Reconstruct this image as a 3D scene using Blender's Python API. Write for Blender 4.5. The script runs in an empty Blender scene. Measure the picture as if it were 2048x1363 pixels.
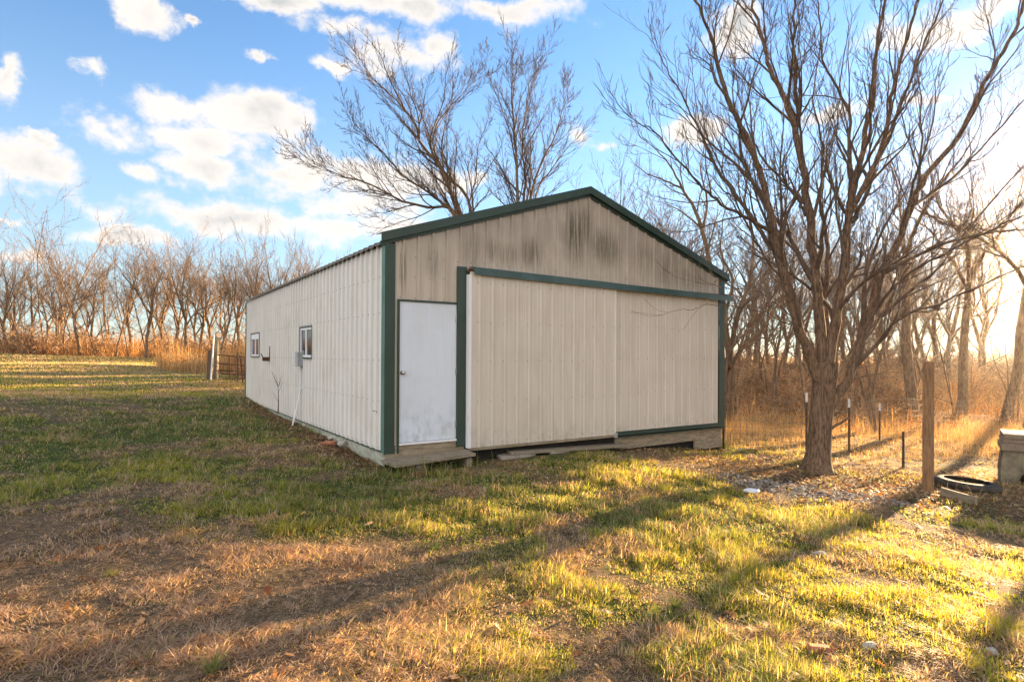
import bpy, math, random
import numpy as np
from mathutils import Vector, Matrix, Euler
SC = bpy.context.scene
COL = SC.collection
R = math.radians
random.seed(7)
rng = np.random.default_rng(11)

# ------------------------------------------------------------------ camera
F, CY, ROLL, PITCH = 1183.08, 701.82, 0.005121, 0.007289
CAMZ = 1.348
_cp, _sp, _cr, _sr = math.cos(PITCH), math.sin(PITCH), math.cos(ROLL), math.sin(ROLL)
FW = Vector((0, _cp, _sp)); UP0 = Vector((0, -_sp, _cp)); RT0 = Vector((1, 0, 0))
RT = RT0 * _cr + UP0 * _sr
UP = UP0 * _cr - RT0 * _sr
cam = bpy.data.cameras.new('camera'); camo = bpy.data.objects.new('camera', cam); COL.objects.link(camo)
cam.sensor_width = 36; cam.lens = F / 2048 * 36
cam.shift_y = (CY - 681.5) / 2048
cam.clip_start = 0.05; cam.clip_end = 3000
m = Matrix((RT, UP, -FW)).transposed().to_4x4(); m.translation = Vector((0, 0, CAMZ))
camo.matrix_world = m
SC.camera = camo

# ------------------------------------------------------------------ light
SUN_AZ, SUN_EL = R(45.0), R(8.0)
SUN_E, SKY_E, EXPO = 5.0, 0.05, 2.95
sun = bpy.data.lights.new('sun', 'SUN'); suno = bpy.data.objects.new('sun', sun); COL.objects.link(suno)
sun.energy = SUN_E; sun.angle = R(0.9); sun.color = (1.0, 0.69, 0.38)
sd = Vector((math.sin(SUN_AZ) * math.cos(SUN_EL), math.cos(SUN_AZ) * math.cos(SUN_EL), math.sin(SUN_EL)))
suno.rotation_euler = sd.to_track_quat('Z', 'Y').to_euler()
SC.view_settings.view_transform = 'Standard'; SC.view_settings.look = 'None'
SC.view_settings.exposure = EXPO; SC.view_settings.gamma = 1.0
SC.render.engine = 'CYCLES'

def ray(x, y):
    return FW + RT * ((x - 1024) / F) + UP * ((CY - y) / F)
def at(x, y, Y):
    """world point seen at photo pixel x,y at depth Y"""
    d = ray(x, y); p = d * (Y / d.y); p.z += CAMZ
    return p

def build_world():
    w = bpy.data.worlds.new("World"); SC.world = w; w.use_nodes = True
    nt = w.node_tree; N = nt.nodes; L = nt.links; N.clear()
    def math_(op, a, b=None, c=None, clamp=False):
        n = N.new('ShaderNodeMath'); n.operation = op; n.use_clamp = clamp
        for i, v in enumerate((a, b, c)):
            if v is None: continue
            if isinstance(v, (int, float)): n.inputs[i].default_value = v
            else: L.new(v, n.inputs[i])
        return n.outputs[0]
    out = N.new('ShaderNodeOutputWorld'); bg = N.new('ShaderNodeBackground'); bg.inputs[1].default_value = SKY_E
    sky = N.new('ShaderNodeTexSky'); sky.sky_type = 'NISHITA'; sky.sun_disc = False
    sky.sun_elevation = SUN_EL; sky.sun_rotation = SUN_AZ; sky.altitude = 200
    sky.air_density = 1.0; sky.dust_density = 0.0; sky.ozone_density = 2.0
    tc = N.new('ShaderNodeTexCoord'); sx = N.new('ShaderNodeSeparateXYZ'); L.new(tc.outputs['Generated'], sx.inputs[0])
    az = math_('ARCTAN2', sx.outputs[0], sx.outputs[1])
    el = math_('ARCSINE', sx.outputs[2])
    cv = N.new('ShaderNodeCombineXYZ'); L.new(az, cv.inputs[0]); L.new(el, cv.inputs[1])
    def noise(scale, detail, rough, off=(0, 0, 0), sc=(1, 1, 1)):
        mp = N.new('ShaderNodeMapping'); mp.inputs['Location'].default_value = off; mp.inputs['Scale'].default_value = sc
        L.new(tc.outputs['Generated'], mp.inputs[0])
        n = N.new('ShaderNodeTexNoise'); n.inputs['Scale'].default_value = scale; n.inputs['Detail'].default_value = detail
        n.inputs['Roughness'].default_value = rough; L.new(mp.outputs[0], n.inputs['Vector'])
        return n.outputs[0]
    # distort the lookup so that outlines billow
    wn = N.new('ShaderNodeTexNoise'); wn.inputs['Scale'].default_value = 8; wn.inputs['Detail'].default_value = 7; wn.inputs['Roughness'].default_value = .62
    L.new(tc.outputs['Generated'], wn.inputs['Vector'])
    wv = N.new('ShaderNodeVectorMath'); wv.operation = 'MULTIPLY_ADD'
    L.new(wn.outputs['Color'], wv.inputs[0]); wv.inputs[1].default_value = (0.16, 0.09, 0); wv.inputs[2].default_value = (-0.08, -0.045, 0)
    wa = N.new('ShaderNodeVectorMath'); wa.operation = 'ADD'; L.new(cv.outputs[0], wa.inputs[0]); L.new(wv.outputs[0], wa.inputs[1])
    CL = [(350,215,95,42,1),(510,228,130,58,1),(235,272,100,45,1),(440,275,140,42,1),(600,235,60,40,.7),
          (420,332,110,42,1),(600,345,180,70,1),(760,350,140,60,1),(690,405,170,50,1),(850,350,120,42,1),(950,345,60,30,.8),
          (300,347,58,36,.9),(470,440,260,38,1),(690,450,230,42,1),(260,474,120,26,1),(860,470,120,25,.8),
          (60,335,120,62,1),(-40,350,120,70,1),(20,168,44,52,1),(70,275,42,20,.6),(205,148,46,28,.85),(262,18,58,48,1),(345,32,26,14,.7),
          (560,0,140,26,.9),(760,8,240,40,1),(1010,32,130,42,1),(690,62,90,34,.9),(770,115,150,52,1),(865,92,60,44,1),(655,132,70,26,.8),
          (498,102,40,18,.55),(25,437,26,9,.5),(1172,275,44,46,1),(1230,300,60,22,.7),(1410,272,78,42,1),(1680,222,75,26,.9),(1480,60,70,85,.6),
          (1860,190,80,22,.7),(1920,30,170,52,.9),(1720,560,150,18,.6),(1560,600,120,16,.6),
          (-300,200,200,90,1),(-500,420,300,60,1),(300,-120,300,60,1),(1100,-160,400,70,1),(50,515,110,20,.7)]
    acc = None
    for (x, y, rx, ry, k) in CL:
        d = ray(x, y).normalized(); a = math.atan2(d.x, d.y); e = math.asin(d.z)
        d2 = ray(x + rx, y).normalized(); ra = abs(math.atan2(d2.x, d2.y) - a)
        d3 = ray(x, y - ry).normalized(); re = abs(math.asin(d3.z) - e)
        s = N.new('ShaderNodeVectorMath'); s.operation = 'SUBTRACT'; L.new(wa.outputs[0], s.inputs[0]); s.inputs[1].default_value = (a, e, 0)
        q = N.new('ShaderNodeVectorMath'); q.operation = 'MULTIPLY'; L.new(s.outputs[0], q.inputs[0]); q.inputs[1].default_value = (1 / ra, 1 / re, 0)
        l = N.new('ShaderNodeVectorMath'); l.operation = 'LENGTH'; L.new(q.outputs[0], l.inputs[0])
        v = math_('MULTIPLY_ADD', l.outputs['Value'], -1.0, 0.62 + 0.4 * k)
        acc = v if acc is None else math_('MAXIMUM', acc, v)
    # unseen cloud cover added behind the camera to fill the shaded walls
    nb = noise(1.6, 5, .55, (3, 1, 0), (1, 1, 2.0))
    back = math_('MULTIPLY', sx.outputs[1], -1.0)
    fill_bank = math_('ADD', math_('MULTIPLY_ADD', nb, 2.6, -1.25), math_('MULTIPLY', back, 1.2))
    fill_bank = math_('MINIMUM', fill_bank, math_('MULTIPLY_ADD', back, 3.0, 0.1))
    acc = math_('MAXIMUM', acc, fill_bank)
    n1 = noise(10, 8, .60, (0, 0, 0), (1, 1, 1.5))
    n2 = noise(34, 5, .6, (5, 2, 1))
    f = math_('ADD', acc, math_('ADD', math_('MULTIPLY_ADD', n1, 2.6, -1.33), math_('MULTIPLY_ADD', n2, .7, -.35)))
    mr = N.new('ShaderNodeMapRange'); mr.interpolation_type = 'SMOOTHSTEP'; L.new(f, mr.inputs[0])
    mr.inputs[1].default_value = -0.08; mr.inputs[2].default_value = 0.66; mask = mr.outputs[0]
    # shading inside the clouds: thick lower parts go grey
    n3 = noise(7, 4, .5, (9, 4, 7))
    th = math_('MULTIPLY', math_('SUBTRACT', f, .38), math_('MULTIPLY_ADD', n3, 4.2, -1.5), clamp=True)
    cm = N.new('ShaderNodeMix'); cm.data_type = 'RGBA'; L.new(th, cm.inputs[0])
    cm.inputs[6].default_value = (2.95, 2.75, 2.55, 1); cm.inputs[7].default_value = (1.75, 1.78, 1.8, 1)
    # clouds behind the camera made brighter as added fill
    br = N.new('ShaderNodeMapRange'); L.new(back, br.inputs[0]); br.inputs[1].default_value = 0.0; br.inputs[2].default_value = .5
    br.inputs[3].default_value = 1.0; br.inputs[4].default_value = 1.6
    # added fill weighted to the left rear so the front wall stays darker
    dl = math_('ADD', math_('MULTIPLY', sx.outputs[0], -.86), math_('MULTIPLY', sx.outputs[1], -.5))
    sdm = N.new('ShaderNodeMapRange'); L.new(dl, sdm.inputs[0]); sdm.inputs[1].default_value = 0.0; sdm.inputs[2].default_value = .95; sdm.inputs[3].default_value = .78; sdm.inputs[4].default_value = 1.75
    fr_ = N.new('ShaderNodeMapRange'); L.new(back, fr_.inputs[0]); fr_.inputs[1].default_value = -.45; fr_.inputs[2].default_value = .1; fr_.inputs[3].default_value = 0; fr_.inputs[4].default_value = 1
    sidef = math_('ADD', 1.0, math_('MULTIPLY', fr_.outputs[0], math_('SUBTRACT', sdm.outputs[0], 1.0)))
    cs = N.new('ShaderNodeVectorMath'); cs.operation = 'SCALE'; L.new(cm.outputs[2], cs.inputs[0]); L.new(math_('MULTIPLY', br.outputs[0], sidef), cs.inputs['Scale'])
    tint = N.new('ShaderNodeMix'); tint.data_type = 'RGBA'; tint.blend_type = 'MULTIPLY'; tint.inputs[0].default_value = 1
    L.new(sky.outputs[0], tint.inputs[6]); tint.inputs[7].default_value = SKY_TINT
    lo = N.new('ShaderNodeMapRange'); lo.interpolation_type = 'SMOOTHSTEP'; L.new(el, lo.inputs[0]); lo.inputs[1].default_value = .52; lo.inputs[2].default_value = .0; lo.inputs[3].default_value = 0; lo.inputs[4].default_value = .62
    pale = N.new('ShaderNodeMix'); pale.data_type = 'RGBA'; L.new(lo.outputs[0], pale.inputs[0]); L.new(tint.outputs[2], pale.inputs[6]); pale.inputs[7].default_value = (1.75, 2.15, 2.45, 1)
    mx = N.new('ShaderNodeMix'); mx.data_type = 'RGBA'; L.new(mask, mx.inputs[0]); L.new(pale.outputs[2], mx.inputs[6]); L.new(cs.outputs[0], mx.inputs[7])
    L.new(mx.outputs[2], bg.inputs[0]); L.new(bg.outputs[0], out.inputs[0])
    w.cycles.sampling_method = 'MANUAL'; w.cycles.sample_map_resolution = 512
SKY_TINT = (0.80, 0.92, 1.08, 1)
build_world()

# ------------------------------------------------------------------ helpers
def tag(o, label=None, cat=None, group=None, kind=None):
    if label: o['label'] = label
    if cat: o['category'] = cat
    if group: o['group'] = group
    if kind: o['kind'] = kind
    return o
def empty(name, loc=(0, 0, 0), rz=0.0):
    o = bpy.data.objects.new(name, None); COL.objects.link(o); o.location = loc; o.rotation_euler = (0, 0, rz)
    o.empty_display_size = .2
    return o
def link(name, me, mat, parent=None):
    o = bpy.data.objects.new(name, me); COL.objects.link(o)
    if mat is not None and len(me.materials) == 0:
        for mm in (mat if isinstance(mat, (list, tuple)) else [mat]): me.materials.append(mm)
    if parent is not None: o.parent = parent
    return o
def mesh_np(name, V, Q=None, T=None, col=None, smooth=False, mi=None):
    """numpy mesh: V (n,3), Q (m,4), T (k,3), col (n,3) per-vertex colour"""
    me = bpy.data.meshes.new(name)
    V = np.asarray(V, dtype=np.float32)
    nq = 0 if Q is None else len(Q); ntq = 0 if T is None else len(T)
    me.vertices.add(len(V)); me.vertices.foreach_set('co', V.ravel())
    loops = []
    if nq: loops.append(np.asarray(Q, dtype=np.int32).ravel())
    if ntq: loops.append(np.asarray(T, dtype=np.int32).ravel())
    loops = np.concatenate(loops)
    me.loops.add(len(loops)); me.loops.foreach_set('vertex_index', loops)
    me.polygons.add(nq + ntq)
    st = np.concatenate([np.arange(nq) * 4, nq * 4 + np.arange(ntq) * 3]).astype(np.int32)
    me.polygons.foreach_set('loop_start', st)
    if mi is not None: me.polygons.foreach_set('material_index', np.asarray(mi, dtype=np.int32))
    if smooth: me.polygons.foreach_set('use_smooth', np.ones(nq + ntq, dtype=bool))
    me.update(calc_edges=True)
    if col is not None:
        a = me.color_attributes.new('tone', 'FLOAT_COLOR', 'POINT')
        c = np.ones((len(V), 4), dtype=np.float32); c[:, :3] = col
        a.data.foreach_set('color', c.ravel())
    return me

class MB:
    """collects simple solids into one mesh"""
    def __init__(s): s.v = []; s.f = []; s.mi = []
    def add(s, V, Fc, mi=0):
        b = len(s.v); s.v += [tuple(v) for v in V]; s.f += [tuple(b + i for i in f) for f in Fc]; s.mi += [mi] * len(Fc)
    def hexa(s, P, mi=0):
        """8 corners: bottom 0-3 ccw, top 4-7"""
        s.add(P, [(3, 2, 1, 0), (4, 5, 6, 7), (0, 1, 5, 4), (1, 2, 6, 5), (2, 3, 7, 6), (3, 0, 4, 7)], mi)
    def box(s, x0, x1, y0, y1, z0, z1, mi=0):
        s.hexa([(x0, y0, z0), (x1, y0, z0), (x1, y1, z0), (x0, y1, z0), (x0, y0, z1), (x1, y0, z1), (x1, y1, z1), (x0, y1, z1)], mi)
    def prism(s, poly, axis_vec, mi=0):
        n = len(poly); a = Vector(axis_vec)
        V = [Vector(p) for p in poly] + [Vector(p) + a for p in poly]
        s.add(V, [tuple(range(n - 1, -1, -1)), tuple(range(n, 2 * n))] + [(i, (i + 1) % n, n + (i + 1) % n, n + i) for i in range(n)], mi)
    def tube(s, p0, p1, r0, r1=None, n=8, mi=0, cap=True):
        r1 = r0 if r1 is None else r1
        p0 = Vector(p0); p1 = Vector(p1); d = (p1 - p0).normalized()
        a = d.cross(Vector((0, 0, 1)) if abs(d.z) < .9 else Vector((1, 0, 0))).normalized(); b = d.cross(a)
        V = []
        for p, r in ((p0, r0), (p1, r1)):
            V += [p + (a * math.cos(2 * math.pi * i / n) + b * math.sin(2 * math.pi * i / n)) * r for i in range(n)]
        Fc = [(i, (i + 1) % n, n + (i + 1) % n, n + i) for i in range(n)]
        if cap: Fc += [tuple(range(n - 1, -1, -1)), tuple(range(n, 2 * n))]
        s.add(V, Fc, mi)
    def poly_tube(s, pts, r, n=6, mi=0):
        for a, b in zip(pts[:-1], pts[1:]): s.tube(a, b, r, r, n, mi)
    def build(s, name, mat, parent=None, bevel=0.0, smooth=False):
        me = bpy.data.meshes.new(name); me.from_pydata(s.v, [], s.f); me.update()
        me.polygons.foreach_set('material_index', s.mi)
        if smooth: me.polygons.foreach_set('use_smooth', [True] * len(s.f))
        o = link(name, me, mat, parent)
        if bevel:
            b = o.modifiers.new('bevel', 'BEVEL'); b.width = bevel; b.segments = 2; b.limit_method = 'ANGLE'
        return o

# ------------------------------------------------------------------ noise in numpy
_perm = rng.random((256, 256))
def vnoise(x, y):
    xi = np.floor(x).astype(int); yi = np.floor(y).astype(int); fx = x - xi; fy = y - yi
    fx = fx * fx * (3 - 2 * fx); fy = fy * fy * (3 - 2 * fy)
    g = lambda a, b: _perm[a & 255, b & 255]
    return (g(xi, yi) * (1 - fx) + g(xi + 1, yi) * fx) * (1 - fy) + (g(xi, yi + 1) * (1 - fx) + g(xi + 1, yi + 1) * fx) * fy
def fbm(x, y, o=4):
    s = 0; a = .5; t = 0
    for i in range(o):
        s = s + a * vnoise(x * 2 ** i + 17.3 * i, y * 2 ** i + 5.1 * i); t += a; a *= .5
    return s / t
def sstep(a, b, x):
    t = np.clip((x - a) / (b - a), 0, 1); return t * t * (3 - 2 * t)

# ------------------------------------------------------------------ terrain
CP = np.array([(0,0,-.2),(2,3,-.32),(-2,3,-.17),(-4,6,-.1),(-2.1,8.1,-.11),(-2.98,9.82,-.09),(-3.8,11.07,-.09),(-1.5,7.6,-.27),(-.9,8.0,-.28),(-.4,8.4,-.27),(.3,8.7,-.25),(-1.0,7.0,-.25),(.75,9.7,-.22),(2.63,10.9,-.32),(4.3,12.1,-.58),
    (5.43,10.6,-.75),(6.5,9.3,-.84),(4.4,8,-.6),(3,5,-.42),(5,6,-.72),(7.5,7,-.95),(10,9,-1.0),(9,13,-1.05),(6.6,13,-.8),(12,20,-1.3),(25,30,-1.6),
    (6,20,-1.1),(0,25,-.2),(1,16,-.2),(-3,16,0),(-5,12,-.05),(-4.7,12.3,-.1),(-8,17.5,.16),(-10,9,.1),(-12,14,.28),(-10.5,22,.36),(-14,24,.5),(-20,18,.65),
    (-25,30,.9),(-30,45,1.1),(-40,46,1.5),(-52,40,1.8),(-12,45,.6),(0,60,0),(30,60,-1.6),(60,60,-1.6),(-8,-3,-.1),(5,-3,-.35),(-80,80,1.6),(80,20,-2),
    (-80,20,2.2),(150,150,-2),(-150,150,1),(0,200,-.5),(0,-100,-.5)], dtype=float)
def H(x, y, bumps=True):
    x = np.asarray(x, dtype=float); y = np.asarray(y, dtype=float)
    num = np.zeros_like(x); den = np.zeros_like(x)
    for cx, cy, cz in CP:
        d2 = (x - cx) ** 2 + (y - cy) ** 2
        w = 1.0 / (d2 + .25 + .02 * (cx * cx + cy * cy)) ** 1.7
        num += w * cz; den += w
    z = num / den
    if bumps:
        z = z + (fbm(x * .9 + 40, y * .9 + 40, 3) - .5) * .07 + (fbm(x * 4 + 9, y * 4 + 2, 3) - .5) * .035
    return z
def h1(x, y): return float(H(np.array([x]), np.array([y]))[0])
def ground(x, y, lift=0.0):
    """terrain point seen at photo pixel x,y"""
    d = ray(x, y); t = 2.0
    for i in range(400):
        p = d * t
        if p.z + CAMZ < h1(p.x, p.y): break
        t *= 1.012
    return Vector((p.x, p.y, h1(p.x, p.y) + lift))

# building frame
PHI = R(90) - 0.990819
BX, BY = -1.75878, 8.22781
CU, SU = math.cos(PHI), math.sin(PHI)
def toB(x, y): return (x - BX) * CU + (y - BY) * SU, -(x - BX) * SU + (y - BY) * CU
def toW(u, v): return BX + u * CU - v * SU, BY + u * SU + v * CU
def wall_hit(x, y, off=0.0, side='F'):
    """pixel -> building coords on plane y=-off (front) or x=-off (left side)"""
    d = ray(x, y); o = Vector((BX, BY, 0))
    du = Vector((CU, SU, 0)); dv = Vector((-SU, CU, 0))
    n = dv if side == 'F' else du
    t = (o.dot(n) - off) / d.dot(n); p = d * t - o
    return (p.dot(du) if side == 'F' else p.dot(dv)), d.z * t + CAMZ
BW, BL, HE, HP = 7.32, 11.2, 2.893, 4.095

# ------------------------------------------------------------------ materials
def new_mat(name):
    mt = bpy.data.materials.new(name); mt.use_nodes = True
    nt = mt.node_tree; b = nt.nodes['Principled BSDF']
    return mt, nt.nodes, nt.links, b
def mixc(N, L, fac, a, b, bt='MIX'):
    n = N.new('ShaderNodeMix'); n.data_type = 'RGBA'; n.blend_type = bt
    for i, v in ((0, fac), (6, a), (7, b)):
        if hasattr(v, 'links'): L.new(v, n.inputs[i])
        elif isinstance(v, (int, float)): n.inputs[i].default_value = v
        else: n.inputs[i].default_value = (v[0], v[1], v[2], 1)
    return n.outputs[2]
def tnoise(N, L, scale, detail=4, rough=.6, stretch=(1, 1, 1), coord='Object', loc=(0, 0, 0)):
    tc = N.new('ShaderNodeTexCoord'); mp = N.new('ShaderNodeMapping'); mp.inputs['Scale'].default_value = stretch; mp.inputs['Location'].default_value = loc
    L.new(tc.outputs[coord], mp.inputs[0])
    n = N.new('ShaderNodeTexNoise'); n.inputs['Scale'].default_value = scale; n.inputs['Detail'].default_value = detail; n.inputs['Roughness'].default_value = rough
    L.new(mp.outputs[0], n.inputs['Vector']); return n.outputs[0]
def mrange(N, L, v, a, b, c=0, d=1):
    n = N.new('ShaderNodeMapRange'); n.interpolation_type = 'SMOOTHSTEP'; L.new(v, n.inputs[0])
    for i, q in zip((1, 2, 3, 4), (a, b, c, d)): n.inputs[i].default_value = q
    return n.outputs[0]
def bump(N, L, b, h, strength=.4, dist=.01):
    n = N.new('ShaderNodeBump'); n.inputs['Strength'].default_value = strength; n.inputs['Distance'].default_value = dist
    L.new(h, n.inputs['Height']); L.new(n.outputs[0], b.inputs['Normal'])
def mul(N, L, a, b, op='MULTIPLY'):
    n = N.new('ShaderNodeMath'); n.operation = op
    for i, v in enumerate((a, b)):
        if isinstance(v, (int, float)): n.inputs[i].default_value = v
        else: L.new(v, n.inputs[i])
    n.use_clamp = True
    return n.outputs[0]
def simple(name, c1, c2, scale=8, stretch=(1, 1, 1), rough=.7, bmp=.3, bd=.004, metal=0, spec=.3, det=5, lo=.35, hi=.65):
    mt, N, L, b = new_mat(name)
    n = tnoise(N, L, scale, det, .65, stretch)
    L.new(mixc(N, L, mrange(N, L, n, lo, hi), c1, c2), b.inputs['Base Color'])
    b.inputs['Roughness'].default_value = rough; b.inputs['Metallic'].default_value = metal
    b.inputs['Specular IOR Level'].default_value = spec
    if bmp: bump(N, L, b, n, bmp, bd)
    return mt

PITCHS_ = .2286
def mul_raw(N, L, a, b):
    n = N.new('ShaderNodeMath'); n.operation = 'ADD'; L.new(a, n.inputs[0]); n.inputs[1].default_value = b; return n.outputs[0]
def paint_mat(name, base, gable=False, dirt=.35, low=None, rib_shade=None):
    """beige painted steel: chalky film, vertical run marks, mildew blooms on the gable"""
    mt, N, L, b = new_mat(name)
    run = tnoise(N, L, 1.0, 5, .7, (9, 9, .55))
    run2 = tnoise(N, L, 1.0, 4, .7, (55, 55, 1.3))
    blot = tnoise(N, L, 1.3, 5, .6)
    c = mixc(N, L, mrange(N, L, run, .35, .75, 0, dirt), base, (base[0] * .62, base[1] * .6, base[2] * .56))
    c = mixc(N, L, mrange(N, L, blot, .45, .75, 0, .35), c, (base[0] * .75, base[1] * .7, base[2] * .62))
    c = mixc(N, L, mrange(N, L, run2, .5, .8, 0, .22), c, (.26, .23, .19))
    tc = N.new('ShaderNodeTexCoord'); sp = N.new('ShaderNodeSeparateXYZ'); L.new(tc.outputs['Object'], sp.inputs[0])
    if rib_shade:
        # painted shade of the ribs' sides: a dark line at each foot
        ax, ph, kk = rib_shade
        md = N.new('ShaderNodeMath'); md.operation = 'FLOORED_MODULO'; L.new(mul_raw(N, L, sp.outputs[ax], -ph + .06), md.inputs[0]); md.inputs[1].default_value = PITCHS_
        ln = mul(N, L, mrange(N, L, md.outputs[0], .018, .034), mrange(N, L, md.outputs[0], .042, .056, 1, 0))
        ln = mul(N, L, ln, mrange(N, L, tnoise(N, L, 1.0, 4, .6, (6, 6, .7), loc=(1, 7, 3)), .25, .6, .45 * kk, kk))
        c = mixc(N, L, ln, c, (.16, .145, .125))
    if gable:
        # grey film that thickens towards the top of the gable
        g = mrange(N, L, sp.outputs[2], 2.1, 3.4, .15, .62)
        g = mul(N, L, g, mrange(N, L, tnoise(N, L, 1.0, 5, .7, (3.5, 3.5, 1.6)), .25, .62, .35, 1))
        c = mixc(N, L, g, c, (.235, .205, .185))
        # mildew blooms, each with a ragged running lower edge
        st = tnoise(N, L, 1.0, 6, .8, (34, 34, .9), loc=(4, 2, 0)); acc = None
        for (u, h, ru, rh, k) in BLOOMS:
            s = N.new('ShaderNodeVectorMath'); s.operation = 'SUBTRACT'; L.new(tc.outputs['Object'], s.inputs[0]); s.inputs[1].default_value = (u, 0, h)
            q = N.new('ShaderNodeVectorMath'); q.operation = 'MULTIPLY'; L.new(s.outputs[0], q.inputs[0]); q.inputs[1].default_value = (1 / ru, 0, 1 / rh)
            l = N.new('ShaderNodeVectorMath'); l.operation = 'LENGTH'; L.new(q.outputs[0], l.inputs[0])
            v = mrange(N, L, l.outputs['Value'], .15, 1.15, k, 0)
            acc = v if acc is None else mul(N, L, acc, v, 'MAXIMUM')
        mk = mul(N, L, acc, mrange(N, L, st, .40, .56))
        c = mixc(N, L, mk, c, (.075, .064, .034))
    if low:
        g = mrange(N, L, sp.outputs[2], low[0], low[1], .75, 0)
        g = mul(N, L, g, mrange(N, L, tnoise(N, L, 1.0, 6, .75, (7, 7, 4)), .42, .7))
        c = mixc(N, L, g, c, low[2])
    L.new(c, b.inputs['Base Color'])
    b.inputs['Roughness'].default_value = .42; b.inputs['Specular IOR Level'].default_value = .35
    bump(N, L, b, tnoise(N, L, 2.2, 2, .5, (1, 1, .7)), .35, .02)
    return mt
BLOOMS = []
for (x, y, rx, ry, k) in [(1150,468,30,52,1),(1172,450,16,40,.9),(1208,495,42,34,.9),(1062,505,32,28,.75),(1020,512,36,22,.55),(945,500,26,40,.5),(985,500,20,26,.6),
                          (865,520,22,34,.45),(806,540,9,46,.8),(1340,540,38,36,.6),(1385,556,46,28,.6),(1290,520,30,30,.4)]:
    u, h = wall_hit(x, y); u2, h2 = wall_hit(x + rx, y); u3, h3 = wall_hit(x, y - ry * 1.35)
    BLOOMS.append((u, h, abs(u2 - u), abs(h3 - h), k))
BEIGE = (.57, .50, .43)
M = {}
M['gable'] = paint_mat('weathered_beige_steel', BEIGE, gable=True, rib_shade=(0, .0265, .25))
M['side'] = paint_mat('skylit_beige_steel', (.68, .67, .645), dirt=.12, rib_shade=(1, .05, .22))  # same paint; bluish sky light put into a paler, cooler base
M['slide'] = paint_mat('chalky_beige_steel', (.60, .545, .485), dirt=.4, low=(-.1, .45, (.36, .33, .24)), rib_shade=(0, .08, .06))
M['door'] = paint_mat('white_door_paint', (.64, .70, .80), dirt=.08, low=(.05, .95, (.34, .36, .38)))
M['green'] = simple('dark_green_trim_paint', (.021, .044, .035), (.030, .058, .046), 3, (1, 1, .4), .38, .15, .004, spec=.4)
M['hood'] = simple('green_track_paint', (.024, .065, .062), (.045, .09, .095), 2.5, (1, 1, 1), .35, .2, .004, spec=.5)
M['green_pale'] = simple('sheen_green_trim', (.07, .15, .12), (.13, .22, .18), 4, (1, 1, .3), .5, .1)  # trim green with its reflected light put into a paler colour
M['white'] = simple('white_painted_metal', (.72, .73, .75), (.55, .56, .57), 6, (4, 4, .6), .45, .1, lo=.5, hi=.8)
M['roof'] = simple('brown_roof_steel', (.20, .16, .12), (.12, .09, .065), 4, (1, 1, 1), .5, .1)
M['wood'] = simple('weathered_grey_wood', (.30, .25, .18), (.15, .125, .09), 6, (1.2, 14, 14), .85, .5, .004)
M['wood_v'] = simple('weathered_upright_wood', (.30, .17, .085), (.14, .08, .045), 5, (9, 9, .8), .85, .5, .004)
M['sillwood'] = simple('treated_sill_board', (.33, .27, .19), (.20, .16, .11), 4, (1.5, 8, 8), .85, .4, .003)
M['sill_green'] = simple('painted_green_skirt_board', (.43, .43, .35), (.24, .25, .19), 5, (8, 1.5, 6), .8, .4, .003)
M['steel'] = simple('galvanised_steel', (.45, .47, .49), (.32, .34, .35), 20, rough=.4, metal=.7, bmp=.05)
M['chrome'] = simple('brushed_nickel', (.6, .58, .54), (.5, .48, .45), 30, rough=.22, metal=1, bmp=0)
M['rust'] = simple('rusty_iron', (.12, .05, .025), (.055, .03, .02), 25, rough=.85, bmp=.4)
M['screw'] = simple('dull_screw_head', (.10, .09, .08), (.07, .06, .05), 30, rough=.6, bmp=0)
M['greybox'] = simple('grey_enclosure', (.36, .38, .40), (.28, .30, .31), 10, rough=.5, bmp=.05)
M['concrete'] = simple('weathered_concrete', (.36, .31, .26), (.22, .19, .155), 9, rough=.9, bmp=.5, bd=.006)
M['rock'] = simple('pale_limestone', (.50, .46, .42), (.26, .24, .21), 14, rough=.9, bmp=.5, bd=.006)
M['brick'] = simple('red_brick_clay', (.42, .17, .10), (.30, .13, .08), 14, rough=.9, bmp=.4)
M['rubber'] = simple('weathered_rubber', (.022, .02, .018), (.05, .043, .036), 12, rough=.75, bmp=.3)
M['old_concrete'] = simple('dark_mossy_concrete', (.20, .18, .13), (.10, .095, .07), 7, rough=.95, bmp=.6, bd=.01)
M['old_timber'] = simple('split_grey_timber', (.24, .20, .16), (.10, .08, .06), 6, (14, 1.2, 14), .9, .7, .008)
M['dark'] = simple('shade_and_interior_dark', (.02, .018, .016), (.03, .026, .022), 5, rough=1, bmp=0)  # near-black for painted gap shade and the closed interior
M['wire'] = simple('dull_fence_wire', (.26, .22, .18), (.14, .11, .08), 12, rough=.7, metal=.0, bmp=0)
M['tpost'] = simple('dark_post_paint', (.075, .055, .04), (.12, .08, .05), 12, rough=.7, bmp=.2)
def glass_mat(name, c):
    mt, N, L, b = new_mat(name); b.inputs['Base Color'].default_value = (*c, 1); b.inputs['Roughness'].default_value = .07
    b.inputs['Specular IOR Level'].default_value = .45
    bump(N, L, b, tnoise(N, L, 3, 2, .5), .08, .01); return mt
M['glass_blue'] = glass_mat('dark_blue_glass', (.045, .075, .13))
M['glass_dark'] = glass_mat('dark_glass', (.03, .03, .04))
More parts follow.
